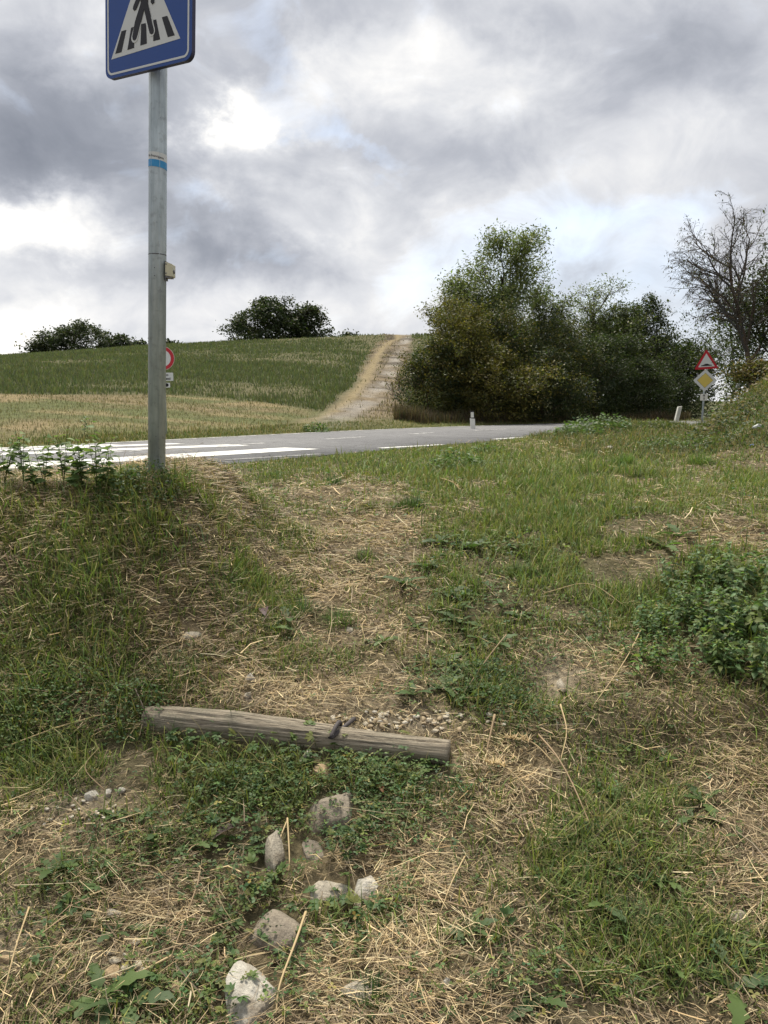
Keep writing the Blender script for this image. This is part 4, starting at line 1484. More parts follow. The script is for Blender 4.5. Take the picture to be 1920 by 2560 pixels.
tree_thing('bush', 'low skyline bush just left of the grey pole', 356, 67, 335, 385, 850, cfg(**{**OAK, 'leaves': 1200, 'size': .2}), 146, CG, 'bush', drop=.4)
tree_thing('bush', 'low skyline bush just right of the grey pole', 425, 67, 395, 455, 852, cfg(**{**OAK, 'leaves': 1500, 'size': .2}), 147, CG, 'bush', drop=.4)
tree_thing('bush', 'tiny dark bush on the skyline between the big tree and the farm track', 872, 66, 850, 897, 834, cfg(**{**OAK, 'leaves': 1200, 'size': .2}), 148, CG, 'bush', drop=.4)

# ================================================================ GRASS, CROP, STRAW
def blades(base, az, L, W, lean, bend, col, segs=3, tipcol=None):
    """Curved tapering blades, all in one array."""
    n = len(base)
    P = [base]; phi = lean.copy()
    for i in range(segs):
        d = np.stack([np.sin(phi) * np.cos(az), np.sin(phi) * np.sin(az), np.cos(phi)], -1)
        P.append(P[-1] + d * (L / segs)[:, None]); phi = phi + bend / segs
    s = np.stack([-np.sin(az), np.cos(az), np.zeros(n)], -1)
    rows_, C = [], []
    for i in range(segs):
        w = W * (1 - .75 * (i / segs) ** 1.6) / 2
        rows_ += [P[i] + s * w[:, None], P[i] - s * w[:, None]]
    rows_.append(P[-1])
    V = np.stack(rows_, 1)
    k = V.shape[1]
    o = (np.arange(n) * k)[:, None]
    q = [np.concatenate([o + 2 * i, o + 2 * i + 1, o + 2 * i + 3, o + 2 * i + 2], 1) for i in range(segs - 1)]
    t = np.concatenate([o + 2 * segs - 2, o + 2 * segs - 1, o + 2 * segs], 1)
    cc = np.repeat(col[:, None, :], k, 1)
    if tipcol is not None:
        f = (np.arange(k) / (k - 1))[None, :, None] ** 1.5
        cc = cc * (1 - f) + tipcol[:, None, :] * f
    return V.reshape(-1, 3), ([np.vstack(q)] if q else []) + [t], cc.reshape(-1, 3)


def straws(c, az, L, W, pitch, bow, roll, col):
    """Lying stalks: two-piece ribbons with a slight kink."""
    n = len(c)
    d = np.stack([np.cos(az) * np.cos(pitch), np.sin(az) * np.cos(pitch), np.sin(pitch)], -1)
    s = np.stack([-np.sin(az) * np.cos(roll), np.cos(az) * np.cos(roll), np.sin(roll)], -1)
    h = (L / 2)[:, None]; w = (W / 2)[:, None]
    mid = c + s * (bow * L)[:, None] + np.array([0, 0, 1.0]) * (np.abs(bow) * L * .5)[:, None]
    V = np.stack([c - d * h + s * w, c - d * h - s * w, mid + s * w, mid - s * w, c + d * h + s * w * .6, c + d * h - s * w * .6], 1)
    o = (np.arange(n) * 6)[:, None]
    F = np.vstack([np.concatenate([o, o + 1, o + 3, o + 2], 1), np.concatenate([o + 2, o + 3, o + 5, o + 4], 1)])
    return V.reshape(-1, 3), F, np.repeat(col, 6, 0)


def sample_near(n, r, y0=1.62, y1=12.5):
    Y = y0 * (y1 / y0) ** r.random(n)
    X = r.uniform(-1, 1, n) * (.50 * Y + .35)
    return X, Y


def clear_of_stones(X, Y, keep=.1):
    ok = np.ones(len(X), bool)
    for (sx_, sy_, rr) in STONE_SPOTS:
        d = (X - sx_) ** 2 + (Y - sy_) ** 2
        ok &= ~((d < (rr * .95) ** 2) & (rng.random(len(X)) > keep))
    # log
    t = ((X - la[0]) * ax[0] + (Y - la[1]) * ax[1]) / (ax[0] ** 2 + ax[1] ** 2)
    dl = np.hypot(X - la[0] - t * ax[0], Y - la[1] - t * ax[1])
    ok &= ~((t > -.02) & (t < 1.02) & (dl < .062))
    dr = road_dist(X, Y)
    edge = HALF + .12 + .18 * (fbm(X, Y, .6, 161, 3) - .5)
    ok &= dr < -edge
    return ok


pv = rng
# --- straw mat
N = 330000
X, Y = sample_near(N, rng)
NB_ = 70000                                     # the steep left bank shows more of its surface
X = np.concatenate([X, rng.uniform(-2.6, -.3, NB_)]); Y = np.concatenate([Y, rng.uniform(2.9, 4.9, NB_)]); N += NB_
dry, lush, soil = mask(DRY, X, Y, 1), mask(LUSH, X, Y, 2), mask(SOIL, X, Y, 3)
prob = np.clip(.14 + .84 * dry - .20 * lush - .55 * soil, .03, 1) * np.where(Y > 7, .5, 1)
prob = np.where((X < -.75) & (Y > 2.9) & (Y < 4.9), np.maximum(prob, .50), prob)
prob *= np.clip(-.25 + 2.3 * fbm(X, Y, .20, 171, 3), .06, 1)
ok = (rng.random(N) < prob) & clear_of_stones(X, Y, .12)
X, Y, dry = X[ok], Y[ok], dry[ok]
n = len(X)
Z = terrain(X, Y)
far_w = np.clip(Y / 3.0, 1, 3)
Ls = np.clip(np.exp(rng.normal(-3.0, .55, n)), .015, .24) * np.where(Y > 4, 1.1, 1)
Ws = np.where(rng.random(n) < .15, rng.uniform(.0022, .0036, n), rng.uniform(.0009, .0021, n)) * far_w
flow = 2.4 * math.pi * fbm(X, Y, .45, 173, 2)
az = np.where(rng.random(n) < .45, flow + rng.normal(0, .5, n), rng.uniform(0, 2 * math.pi, n))
lift = rng.exponential(.009, n) * np.where(dry > .5, .8, 1.25)
pit = rng.normal(0, .13, n) + np.where(rng.random(n) < .06, rng.uniform(.2, .8, n), 0)
pale = np.clip(.30 + .65 * dry, 0, 1)
ch = rng.random(n)
cA = np.array([[.54, .43, .25]]); cB = np.array([[.35, .265, .155]]); cC = np.array([[.20, .148, .095]])
col = np.where((ch < pale * .62)[:, None], cA, np.where((ch < .35 + .5 * pale)[:, None], cB, cC))
col = jitter_col(col, n, rng, .22, .05)
V, F, C = straws(np.stack([X, Y, Z + .004 + lift + np.abs(pit) * Ls * .4], -1), az, Ls, Ws, pit, rng.normal(0, .05, n), rng.normal(0, .5, n), col)
np_obj('straw', V, F, M['straw'], col=C, kind='stuff', label='cut straw and dead stalks lying over the slope')
NSTRAW = n

# --- short crumbs of old straw over everything
N = 120000
X, Y = sample_near(N, rng, 1.62, 9)
ok = (rng.random(N) < np.clip(-.1 + 1.6 * fbm(X, Y, .16, 177, 3), .15, 1)) & clear_of_stones(X, Y, .1)
X, Y = X[ok], Y[ok]; n = len(X)
Lb = rng.uniform(.006, .030, n) * np.clip(Y / 3, 1, 2.2); Wb = rng.uniform(.0012, .0034, n) * np.clip(Y / 3, 1, 2.2)
azb = rng.uniform(0, 6.28, n); pb = rng.normal(0, .25, n)
cb = jitter_col(cols_mix([(.46, .36, .21), (.31, .235, .14), (.20, .15, .095), (.13, .10, .065), (.20, .20, .09)], n, rng, [.25, .3, .22, .13, .1]), n, rng, .2, .05)
d_ = np.stack([np.cos(azb) * np.cos(pb), np.sin(azb) * np.cos(pb), np.sin(pb)], -1) * (Lb / 2)[:, None]
s_ = np.stack([-np.sin(azb), np.cos(azb), rng.normal(0, .4, n)], -1) * (Wb / 2)[:, None]
c_ = np.stack([X, Y, terrain(X, Y) + .003 + rng.exponential(.004, n)], -1)
V = np.stack([c_ - d_ - s_, c_ + d_ - s_ * .6, c_ + d_ + s_ * .6, c_ - d_ + s_], 1).reshape(-1, 3)
np_obj('straw_litter', V, np.arange(4 * n).reshape(n, 4), M['straw'], col=np.repeat(cb, 4, 0), kind='stuff', label='short crumbs of dry straw scattered over the earth')

# --- green grass
N = 330000
X, Y = sample_near(N, rng, 1.62, 15)
X = np.concatenate([X, rng.uniform(-2.6, -.3, 50000), rng.uniform(.2, 3.4, 60000)]); Y = np.concatenate([Y, rng.uniform(2.9, 4.9, 50000), rng.uniform(3.6, 7.5, 60000)]); N += 110000
dry, lush, soil = mask(DRY, X, Y, 1), mask(LUSH, X, Y, 2), mask(SOIL, X, Y, 3)
patch = fbm(X, Y, .30, 181, 3)
prob = np.clip(.40 + .70 * lush - .42 * dry - .5 * soil, .015, 1) * ss(.30, .58, patch)
prob = np.where((X < -.4) & (Y > 2.9) & (Y < 4.9), prob * 1.1 + .12 * ((X > -1.4) & (Y > 3.3)), prob)
prob = np.maximum(prob, .72 * ss(5.8, 8.0, Y) * (1 - .5 * np.clip(dry, 0, 1)) * ss(.25, .5, patch))
ok = (rng.random(N) < prob) & clear_of_stones(X, Y, .03)
X, Y, lush, dry = X[ok], Y[ok], lush[ok], dry[ok]
n = len(X)
Z = terrain(X, Y)
slopeL = (X < -.3) & (Y > 2.6) & (Y < 4.6)
Lg = np.exp(rng.normal(-3.25, .5, n)) * (.75 + .6 * np.clip(lush, 0, 1)) * np.where(slopeL, 1.15, 1) * np.where(Y > 6, 1.15, 1)
Lg = np.clip(Lg, .015, .24)
Wg = rng.uniform(.0024, .0060, n) * np.clip(Y / 3.2, 1, 3.2)
az = rng.uniform(0, 2 * math.pi, n)
lean = np.abs(rng.normal(.55, .40, n)); bend = rng.uniform(.1, 1.5, n)
G = [(.150, .200, .056), (.115, .165, .046), (.185, .220, .066), (.215, .205, .090), (.100, .150, .052)]
col = jitter_col(cols_mix(G, n, rng, [.3, .25, .2, .12, .13]), n, rng, .22, .09)
crest = (X < -.6) & (Y > 4.15)
Lg = np.where(crest, Lg * .55, Lg)
tipc = np.where((rng.random(n) < .22)[:, None], np.array([[.32, .26, .13]]), col * 1.05)
A_ = Acc()
for sel_, sg_ in ((Y < 3.6, 3), (Y >= 3.6, 2)):
    A_.add(*blades(np.stack([X, Y, Z - .003], -1)[sel_], az[sel_], Lg[sel_], Wg[sel_], lean[sel_], bend[sel_], col[sel_], sg_, tipc[sel_]))
V, F, C = A_.arrays()
np_obj('grass', V, F, M['grass'], col=C, kind='stuff', label='short green grass growing through the straw')
NGRASS = n

# --- clover and other small round leaves close to the ground
N = 95000
X, Y = sample_near(N, rng, 1.62, 8.5)
cl = mask(CLOVER, X, Y, 5)
prob = np.clip(cl * 1.1 - .02, .05, 1) * ss(.32, .54, fbm(X, Y, .20, 191, 3))
ok = (rng.random(N) < prob) & clear_of_stones(X, Y, .22)
X, Y, cl = X[ok], Y[ok], cl[ok]
n0 = len(X)
tall = rng.uniform(.012, .055, n0) * (.6 + .8 * cl)
Z0 = terrain(X, Y) + tall
sz = rng.uniform(.008, .017, n0) * np.clip(Y / 3.2, 1, 2)
a0 = rng.uniform(0, 2 * math.pi, n0)
ccol = jitter_col(cols_mix([(.090, .142, .044), (.074, .118, .036), (.125, .172, .050), (.080, .125, .050), (.19, .185, .06)], n0, rng, [.27, .26, .22, .19, .06]), n0, rng, .24, .13)
LT = (np.array([(0, 0, 0), (.62, -.36, .05), (1, 0, -.03), (.62, .36, .05)]), [np.array([(0, 1, 2, 3)])])
posn = np.repeat(np.stack([X, Y, Z0], -1), 3, 0)
azn = np.repeat(a0, 3) + np.tile([0, 2.1, 4.2], n0) + rng.normal(0, .2, 3 * n0)
V, F, k = stamp(LT[0], LT[1], posn, azn, rng.normal(.05, .28, 3 * n0), rng.normal(0, .35, 3 * n0), np.repeat(sz, 3))
np_obj('clover', V, F, M['leaf'], col=np.repeat(np.repeat(ccol, 3, 0), k, 0), kind='stuff', label='low clover leaves spread over the slope')
NCLOVER = n0

# --- crop on the hill and stubble on the mown strip
N = 175000
Y = 12 * (75 / 12) ** (rng.random(N) ** .72)
X = rng.uniform(-.52, .10, N) * Y
Dd = road_dist(X, Y)
fm, tm = field_mask(X, Y), track_mask(X, Y)
thick = fbm(X, Y, 3.4, 111, 4)
pr = np.where(fm > .5, .95 - .55 * ss(.5, .7, thick), .50) * (1 - .94 * tm)
rut = np.minimum(np.abs(X - poly_x(TR_T, Y)) / .3, np.abs(X - poly_x(TR_G, Y)) / .4)
ontr = tm >= .3
pr = np.where(ontr, np.where(rut > 1, .30, .03), pr)
ok = (Dd > 2.75) & (rng.random(N) < pr) & (Y < 62)
ontr = ontr[ok]
X, Y, fm, Dd, thick = X[ok], Y[ok], fm[ok], Dd[ok], thick[ok]
n = len(X)
Z = terrain(X, Y)
Lc = np.where(fm > .5, rng.uniform(.07, .21, n) * (1.15 - .4 * ss(.45, .7, thick)), rng.uniform(.03, .10, n))
verge_f = ss(4.6, 2.9, Dd)
Lc = Lc + verge_f * rng.uniform(.01, .08, n)
Wc = np.where(fm > .5, .020, .012) * np.clip(Y / 22, .8, 3) * rng.uniform(.6, 1.4, n)
cg = cols_mix([(.115, .136, .066), (.096, .120, .058), (.134, .148, .072), (.140, .132, .072)], n, rng, [.36, .34, .20, .10])
cm = cols_mix([(.200, .165, .098), (.150, .126, .072), (.125, .132, .060), (.25, .205, .12)], n, rng, [.28, .22, .40, .10])
ver = cols_mix([(.105, .135, .045), (.24, .19, .09)], n, rng, [.6, .4])
trc = cols_mix([(.20, .155, .09), (.12, .092, .058), (.28, .22, .12), (.10, .105, .05)], n, rng)
col = np.where((fm > .5)[:, None], cg, cm)
col = np.where(ontr[:, None], trc, col)
Lc = np.where(ontr, rng.uniform(.03, .14, n), Lc)
col = np.where((rng.random(n) < verge_f)[:, None], ver, col)
col = jitter_col(col, n, rng, .2, .07)
V, F, C = blades(np.stack([X, Y, Z - .01], -1), rng.uniform(0, 6.28, n), Lc, Wc, np.abs(rng.normal(.2, .2, n)), rng.uniform(0, .9, n), col, 2)
np_obj('field_grass', V, F, M['grass'], col=C, kind='stuff', label='green crop and mown stubble on the hillside')

# --- grass and weeds of the verges, the bank and the hedge foot
def strip(name, label, n, fx, lmin, lmax, wid, cols, w=None, lean=.25, segs=3, mat='grass'):
    X, Y = fx(n)
    Z = terrain(X, Y)
    m = len(X)
    col = jitter_col(cols_mix(cols, m, rng, w), m, rng, .22, .08)
    L_ = rng.uniform(lmin, lmax, m) * (.5 + fbm(X, Y, .8, 201, 2))
    V, F, C = blades(np.stack([X, Y, Z - .01], -1), rng.uniform(0, 6.28, m), L_, wid * rng.uniform(.6, 1.4, m), np.abs(rng.normal(lean, .2, m)), rng.uniform(0, 1.1, m), col, 2)
    return np_obj(name, V, F, M[mat], col=C, kind='stuff', label=label)


def beside_road(n, lo, hi, t0, t1):
    t = rng.uniform(t0, t1, n); o = rng.uniform(lo, hi, n)
    i = np.arange(len(CL))
    X = np.interp(t, i, CL[:, 0] + 0) + np.interp(t, i, NRM[:, 0]) * o
    Y = np.interp(t, i, CL[:, 1]) + np.interp(t, i, NRM[:, 1]) * o
    return X, Y


strip('verge_grass', 'green and straw coloured grass fringe along the far side of the road', 16000, lambda n: beside_road(n, 2.42, 3.4, 40, 135), .03, .09, .010, [(.105, .135, .045), (.15, .15, .06), (.28, .22, .11)], [.5, .25, .25])


def hedge_foot(n):
    px = rng.uniform(985, 1720, n)
    Yh = np.interp(px, [985, 1100, 1250, 1400, 1500, 1600, 1720], [20.6, 20.4, 21.0, 22.6, 24.0, 25.2, 26.6]) + rng.exponential(.7, n)
    X = (px - 960) / FPX * Yh
    ok = road_dist(X, Yh) > 3.0
    return X[ok], Yh[ok]


strip('dry_undergrowth', 'brown dead stalks under the front of the hedge', 15000, hedge_foot, .10, .42, .014, [(.105, .078, .052), (.14, .108, .068), (.070, .056, .040), (.065, .075, .032)], [.4, .25, .25, .1], .22)


def bank_spots(n):
    Yb_ = rng.uniform(8.5, 19, n); X = rng.uniform(.16, .56, n) * Yb_
    ok = (X > 2.2 + .0 * Yb_) & (road_dist(X, Yb_) < -2.75) & (fbm(X, Yb_, .9, 211, 3) > .36)
    return X[ok], Yb_[ok]


strip('bank_grass', 'rough grass and dry weeds over the bank at right', 46000, bank_spots, .03, .14, .010, [(.095, .125, .045), (.13, .145, .055), (.27, .205, .105), (.20, .15, .08), (.07, .095, .036)], [.32, .26, .16, .10, .16], .5)


def verge_spots(n):
    Yv = rng.uniform(6.5, 15.5, n); X = rng.uniform(-.16, .36, n) * Yv
    ok = (road_dist(X, Yv) < -2.42 - .12 * rng.random(n)) & (fbm(X, Yv, .5, 221, 3) > .34)
    return X[ok], Yv[ok]


strip('verge_grass', 'short green and yellow grass on the near roadside verge', 42000, verge_spots, .02, .085, .008, [(.140, .180, .065), (.165, .190, .075), (.12, .155, .058), (.29, .235, .13)], [.34, .24, .22, .2], .4)

# ================================================================ SINGLE PLANTS
def one_leaf(name, L, W, col, fold=.25, curl=.15, mat='leaf'):
    V, F = leaf_t(L, W, fold, curl)
    return np_mesh(name, V, F, M[mat], col=np.tile(np.asarray(col, float), (len(V), 1)))


def stem_mesh(name, P, r0, r1, col, sides=5):
    V, F = tube_vf(P, np.linspace(r0, r1, len(P)), sides, cap=False)
    return np_mesh(name, V, F, M['grass'], col=np.tile(np.asarray(col, float), (len(V), 1)), smooth=True)


rq = np.random.default_rng(404)


def ground_normal(x, y):
    e = .04
    zx = (gz(x + e, y) - gz(x - e, y)) / (2 * e); zy = (gz(x, y + e) - gz(x, y - e)) / (2 * e)
    return zx, zy


def near_stone(x, y, f=1.0):
    return any((x - a) ** 2 + (y - b) ** 2 < (r_ * f) ** 2 for a, b, r_ in STONE_SPOTS)


# ---- five-fingered leaves (creeping weed) round the log and the stones
def palm_leaf_mesh(i):
    r = np.random.default_rng(500 + i)
    acc = Acc()
    base = [(.090, .145, .046), (.072, .122, .038), (.120, .170, .050), (.064, .108, .040), (.15, .165, .05), (.080, .13, .045)][i % 6]
    for k, a in enumerate((-78, -38, 0, 38, 78)):
        V, F = leaf_t(1.0 * (1 - .18 * abs(k - 2) / 2), .40, .2, .18)
        Vn, Fn, _ = stamp(V, F, np.zeros((1, 3)), np.array([R(a)]), np.array([r.normal(.08, .1)]), np.array([r.normal(0, .2)]), 1.0)
        acc.add(Vn, [np.asarray(f) for f in Fn], jitter_col(base, 1, r, .12, .05)[0])
    return acc.mesh('leaf', M['leaf'])


PALM = [palm_leaf_mesh(i) for i in range(6)]
CREEP = [(545, 1920, 4), (610, 1910, 3), (470, 1905, 3), (705, 1905, 5), (745, 1945, 6), (690, 1960, 4), (640, 1990, 5), (590, 2040, 4), (720, 1995, 5), (560, 2110, 4), (640, 2130, 5), (905, 2010, 4), (960, 2050, 4), (980, 1960, 4),
         (850, 2110, 5), (890, 2140, 4), (940, 2100, 3), (860, 2280, 6), (900, 2310, 5), (820, 2300, 4), (780, 2285, 4), (940, 2290, 4), (700, 2210, 4), (640, 2200, 4), (600, 2260, 4), (570, 2330, 5), (610, 2390, 5), (560, 2400, 4),
         (250, 2240, 4), (235, 2200, 3), (195, 2300, 3), (155, 2320, 4), (720, 2380, 4), (530, 2470, 4), (410, 2440, 3), (1000, 1900, 3), (850, 1905, 3), (760, 1840 + 60, 3), (110, 2430, 3), (1310, 2330, 2), (870, 2255, 4), (590, 2520, 4)]
CREEP += [(int(q), int(1848 + (q - 400) * .085 + rq.uniform(0, 34)), 4) for q in np.linspace(430, 1080, 17)]
WHERE = ['just in front of the log', 'among the stones', 'beside the boulders', 'in the straw at left']
for (px, py, nl) in CREEP:
    p = ground_at(px, py)
    zx, zy = ground_normal(p[0], p[1])
    side = 'in front of the log step' if py < 1990 else ('between the stones' if px > 540 else 'in the straw left of the boulders')
    where_ = side
    if side == 'between the stones':
        near_ = min((((797, 1926), 'by the pointed tan stone'), ((838, 2028), 'by the large grey stone'), ((689, 2120), 'by the narrow upright stone'), ((818, 2240), 'by the cracked pale slab'),
                     ((914, 2214), 'by the whitish broken stone'), ((676, 2326), 'by the smooth boulder'), ((600, 2440), 'by the hollow white stone')), key=lambda t: (t[0][0] - px) ** 2 + (t[0][1] - py) ** 2)
        where_ = near_[1] + ' below the log'
    elif side.startswith('in front'):
        where_ = ('before the left third of the log' if px < 620 else 'before the middle of the log' if px < 880 else 'before the right third of the log') + (', touching it' if py < 1900 else ', a little lower')
    e = empty('creeping_weed', tuple(p), label=f'low weed with five fingered leaves {where_}', cat='weed', group='five fingered weeds ' + side)
    for j in range(nl):
        a = rq.uniform(0, 6.28); d_ = rq.uniform(.010, .055)
        hx, hy = d_ * math.cos(a), d_ * math.sin(a)
        top_ = np.array([hx, hy, zx * hx + zy * hy + (rq.uniform(.03, .075) if 1840 < py < 1900 else rq.uniform(.018, .045))])
        share('leaf', PALM[rq.integers(6)], e, tuple(top_), (rq.normal(0, .3), rq.normal(-.05, .25), a + rq.normal(0, .5)), rq.uniform(.022, .038))
        if j < 2:
            finish(bpy.data.objects.new('stem', stem_mesh('stem', np.array([[0, 0, -.005], top_ * .55 + [0, 0, .006], top_]), .0012, .0009, (.09, .11, .04), 4)), e)

# ---- rosettes of long toothed leaves
def toothed_mesh(i, L=1.0):
    r = np.random.default_rng(600 + i)
    n = 9
    x = np.linspace(0, L, n)
    w = .17 * np.sin(np.pi * np.clip(x / L, 0, 1) ** 1.15) ** .7 + .012
    w = w * np.where(np.arange(n) % 2 == 0, .62, 1.15)
    z = .30 * x - .42 * x ** 2
    Vm = np.column_stack([x, 0 * x, z]); Vl = np.column_stack([x, w, z + .10 * w]); Vr = np.column_stack([x, -w, z + .10 * w])
    V = np.vstack([Vm, Vl, Vr])
    i0 = np.arange(n - 1)
    F = [np.vstack([np.stack([i0, i0 + 1, i0 + 1 + n, i0 + n], -1), np.stack([i0 + 1, i0, i0 + 2 * n, i0 + 1 + 2 * n], -1)])]
    base = [(.080, .130, .042), (.100, .150, .048), (.065, .105, .040)][i % 3]
    return np_mesh('leaf', V, F, M['leaf'], col=np.tile(jitter_col(base, 1, r, .1, .05), (len(V), 1)))


TOOTH = [toothed_mesh(i) for i in range(4)]
ROS = [(130, 2185, 6, .085, 'in the straw at the left edge'), (250, 2505, 6, .13, 'at the bottom left corner'), (320, 2520, 5, .12, 'at the bottom, right of the broken stones'), (1180, 2335, 6, .085, 'in the straw right of the boulders'), (1165, 1820 - 85, 6, .10, 'behind the right end of the log'),
       (1110, 1725, 6, .10, 'in grass just behind the log'), (1035, 1745, 5, .09, 'at the edge of the limestone chips'), (1130, 1490, 7, .12, 'beside the straw path, middle slope'), (1150, 1560, 6, .11, 'right of the lowest straw patch on the path'), (1180, 1375, 7, .13, 'on the green slope right of the path'),
       (1100, 1360, 6, .12, 'at the right edge of the upper straw patch'), (720, 1225 + 330, 4, .12, 'left of the small grass tuft'), (1090, 1930, 4, .10, 'below the right end of the log'), (1000, 1940, 4, .09, 'under the log by the grey soil'), (1730, 2050, 3, .10, 'in the grass at lower right'),
       (1350, 2520, 4, .10, 'at the bottom edge, right of centre'), (1830, 2480, 3, .14, 'at the bottom right corner'), (680, 1575, 4, .10, 'by the purple leaf left of the path'), (620, 2130, 4, .09, 'left of the narrow upright stone'), (1010, 1465, 6, .11, 'on the straw of the path'), (1700, 1345, 4, .16, 'on dry grass above the nettle patch'), (1660, 1370, 3, .15, 'above the nettle patch at its left')]
_mid = ['in the short grass right of the path', 'in the grass behind the right end of the log', 'on the right hand slope below the nettle patch', 'in the straw at lower left']
for (cx_, cy_, rx_, ry_, cnt, wh) in ((1200, 1470, 170, 120, 16, 0), (1120, 1660, 160, 60, 10, 1), (1620, 2150, 260, 300, 12, 2), (280, 2200, 240, 170, 8, 3)):
    for _ in range(cnt):
        ROS.append((cx_ + rx_ * rq.uniform(-1, 1), cy_ + ry_ * rq.uniform(-1, 1), int(rq.integers(3, 6)), rq.uniform(.05, .10), _mid[wh]))
for (px, py, nl, L_, where) in ROS:
    p = ground_at(px, py)
    e = empty('leaf_rosette', tuple(p), label=f'rosette of long toothed green leaves {where}', cat='weed', group='rosettes of toothed leaves')
    a0 = rq.uniform(0, 6)
    for j in range(nl):
        share('leaf', TOOTH[rq.integers(4)], e, (0, 0, .006), (rq.normal(0, .15), rq.uniform(-.55, .05), a0 + j * 6.28 / nl + rq.normal(0, .2)), L_ * rq.uniform(.75, 1.15))

# ---- tufts of fine grass
TUFTS = [(832, 1210, .10, 340, 'bluish green grass tuft near the top of the path', (.085, .125, .055)), (1028, 1272, .12, 420, 'dark grass tuft at the right edge of the upper path', (.075, .110, .045)), (845, 1560, .10, 300, 'fresh green tuft left of the lowest straw patch', (.095, .150, .045)),
         (755, 1530, .09, 260, 'bluish grass tuft left of the lowest straw patch', (.085, .130, .065)), (910, 1395, .08, 260, 'thin grass tuft lying across the middle of the path', (.10, .135, .055)), (930, 2500, .07, 260, 'fine dark grass tuft in front of the pale wedge stone', (.060, .100, .035)),
         (925, 1275, .07, 200, 'small brownish tuft left of the dark path tuft', (.12, .115, .055)), (690, 1195, .10, 240, 'bright green tuft at the head of the path beside the pole', (.12, .165, .055)), (640, 1255, .12, 300, 'loose yellow green tuft on the berm right of the pole', (.135, .16, .06)),
         (760, 1340, .10, 260, 'loose green tuft left of the upper straw patch', (.105, .15, .05)), (560, 1480, .16, 260, 'tall green tuft in the dry grass left of the path', (.10, .145, .05)), (210, 1470, .17, 240, 'tall bright tuft on the left bank', (.105, .155, .055)),
         (90, 1420, .16, 220, 'tall tuft near the left edge of the bank', (.10, .15, .055)), (430, 1700, .14, 200, 'upright tuft behind the left end of the log', (.10, .14, .05)), (470, 1860, .13, 120, 'thin tuft growing in front of the left end of the log', (.12, .17, .055)),
         (1290, 1440, .11, 260, 'tangled tuft on the green slope right of the path', (.10, .14, .05)), (1420, 1290, .13, 420, 'lush tuft on the verge below the broken asphalt', (.105, .155, .05)), (1330, 1220, .14, 420, 'lush bright clump below the broken asphalt', (.12, .17, .055)),
         (1560, 1165, .20, 520, 'tall bright green clump below the white scrap', (.115, .17, .05)), (1470, 1150, .16, 360, 'green clump on the verge left of the white scrap', (.105, .155, .05)), (1750, 1160, .18, 420, 'bright clump on the verge under the bank', (.115, .165, .05)),
         (1010, 1180, .10, 260, 'short clump on the verge by the road edge line', (.12, .17, .055)), (1440, 2110, .09, 200, 'dense tuft in the grass at lower right', (.085, .125, .05)), (1590, 2330, .10, 240, 'matted tuft in the grass at lower right', (.095, .135, .055))]
for (px, py, h, nb, lab, colr) in TUFTS:
    p = ground_at(px, py)
    rr = h * .55
    bx, by = rq.normal(0, rr * .95, nb) + rr * .5 * rq.choice([-1, 0, 1], nb), rq.normal(0, rr * .8, nb)
    z_ = terrain(p[0] + bx, p[1] + by) - p[2] - .004
    azz = np.arctan2(by, bx) + rq.normal(0, .9, nb)
    V, F, C = blades(np.stack([bx, by, z_], -1), azz, h * np.exp(-(bx ** 2 + by ** 2) / (rr * rr * 2.4)) * rq.uniform(.35, 1.1, nb) + .012, np.full(nb, .0032 if p[1] < 5 else .006) * rq.uniform(.6, 1.3, nb), np.abs(rq.normal(.35, .3, nb)), rq.uniform(.1, 1.6, nb), jitter_col(np.asarray(colr) * 1.15, nb, rq, .22, .08), 3)
    e = empty('grass_tuft', tuple(p), label=lab, cat='grass tuft', group='grass tufts on the slope')
    np_obj('blades', V, F, M['grass'], e, col=C, kind='stuff')

# ---- tall weeds with oval leaves on the berm left of the pole
OVAL = [one_leaf('leaf', 1, .62, c_, .2, .2) for c_ in ((.150, .225, .080), (.130, .200, .072), (.180, .245, .088), (.11, .17, .065))]
WEEDS = [(12, 1215, .17, 'short leafy weed at the left edge of the road view'), (60, 1218, .20, 'pale stemmed leafy weed second from the left edge'), (112, 1222, .19, 'leafy weed in front of the zebra bars, third from the left edge'), (160, 1220, .21, 'bushy oval leaved weed in front of the zebra bars'),
         (205, 1225, .19, 'oval leaved weed left of the tallest one'), (243, 1232, .245, 'tallest oval leaved weed with a bare pale stem left of the pole'), (268, 1236, .17, 'oval leaved weed right of the tallest one'), (85, 1232, .13, 'low leafy weed under the pale stemmed one'), (190, 1236, .12, 'low leafy weed under the bushy one'),
         (212, 1095, .24, 'light green leafy weed on the verge beyond the zebra crossing')]
for (px, py, h, lab) in WEEDS:
    p = ground_at(px, py)
    far_ = p[1] > 8
    h *= 1.35
    if far_: h = .34
    e = empty('leafy_weed', tuple(p), label=lab, cat='weed', group='leafy weeds left of the pole')
    nst = 4 if not far_ else 2
    for s_i in range(nst):
        a = rq.uniform(0, 6.28); ln = rq.uniform(.05, .32)
        hh = h * rq.uniform(.8, 1.15)
        t = np.linspace(0, 1, 6)
        P = np.column_stack([math.cos(a) * ln * hh * t ** 1.5, math.sin(a) * ln * hh * t ** 1.5, hh * t - .01])
        finish(bpy.data.objects.new('stem', stem_mesh('stem', P, .0022, .0010, (.12, .15, .06))), e)
        nlf = 11
        for j in range(nlf):
            u = .28 + .72 * (j + .5) / nlf
            q = np.array([np.interp(u, t, P[:, k]) for k in range(3)])
            share('leaf', OVAL[rq.integers(4)], e, tuple(q), (rq.normal(0, .3), rq.uniform(-.55, .25), j * 2.4 + rq.normal(0, .4)), rq.uniform(.042, .068) * (1.15 - .4 * u) * (1.6 if far_ else 1))

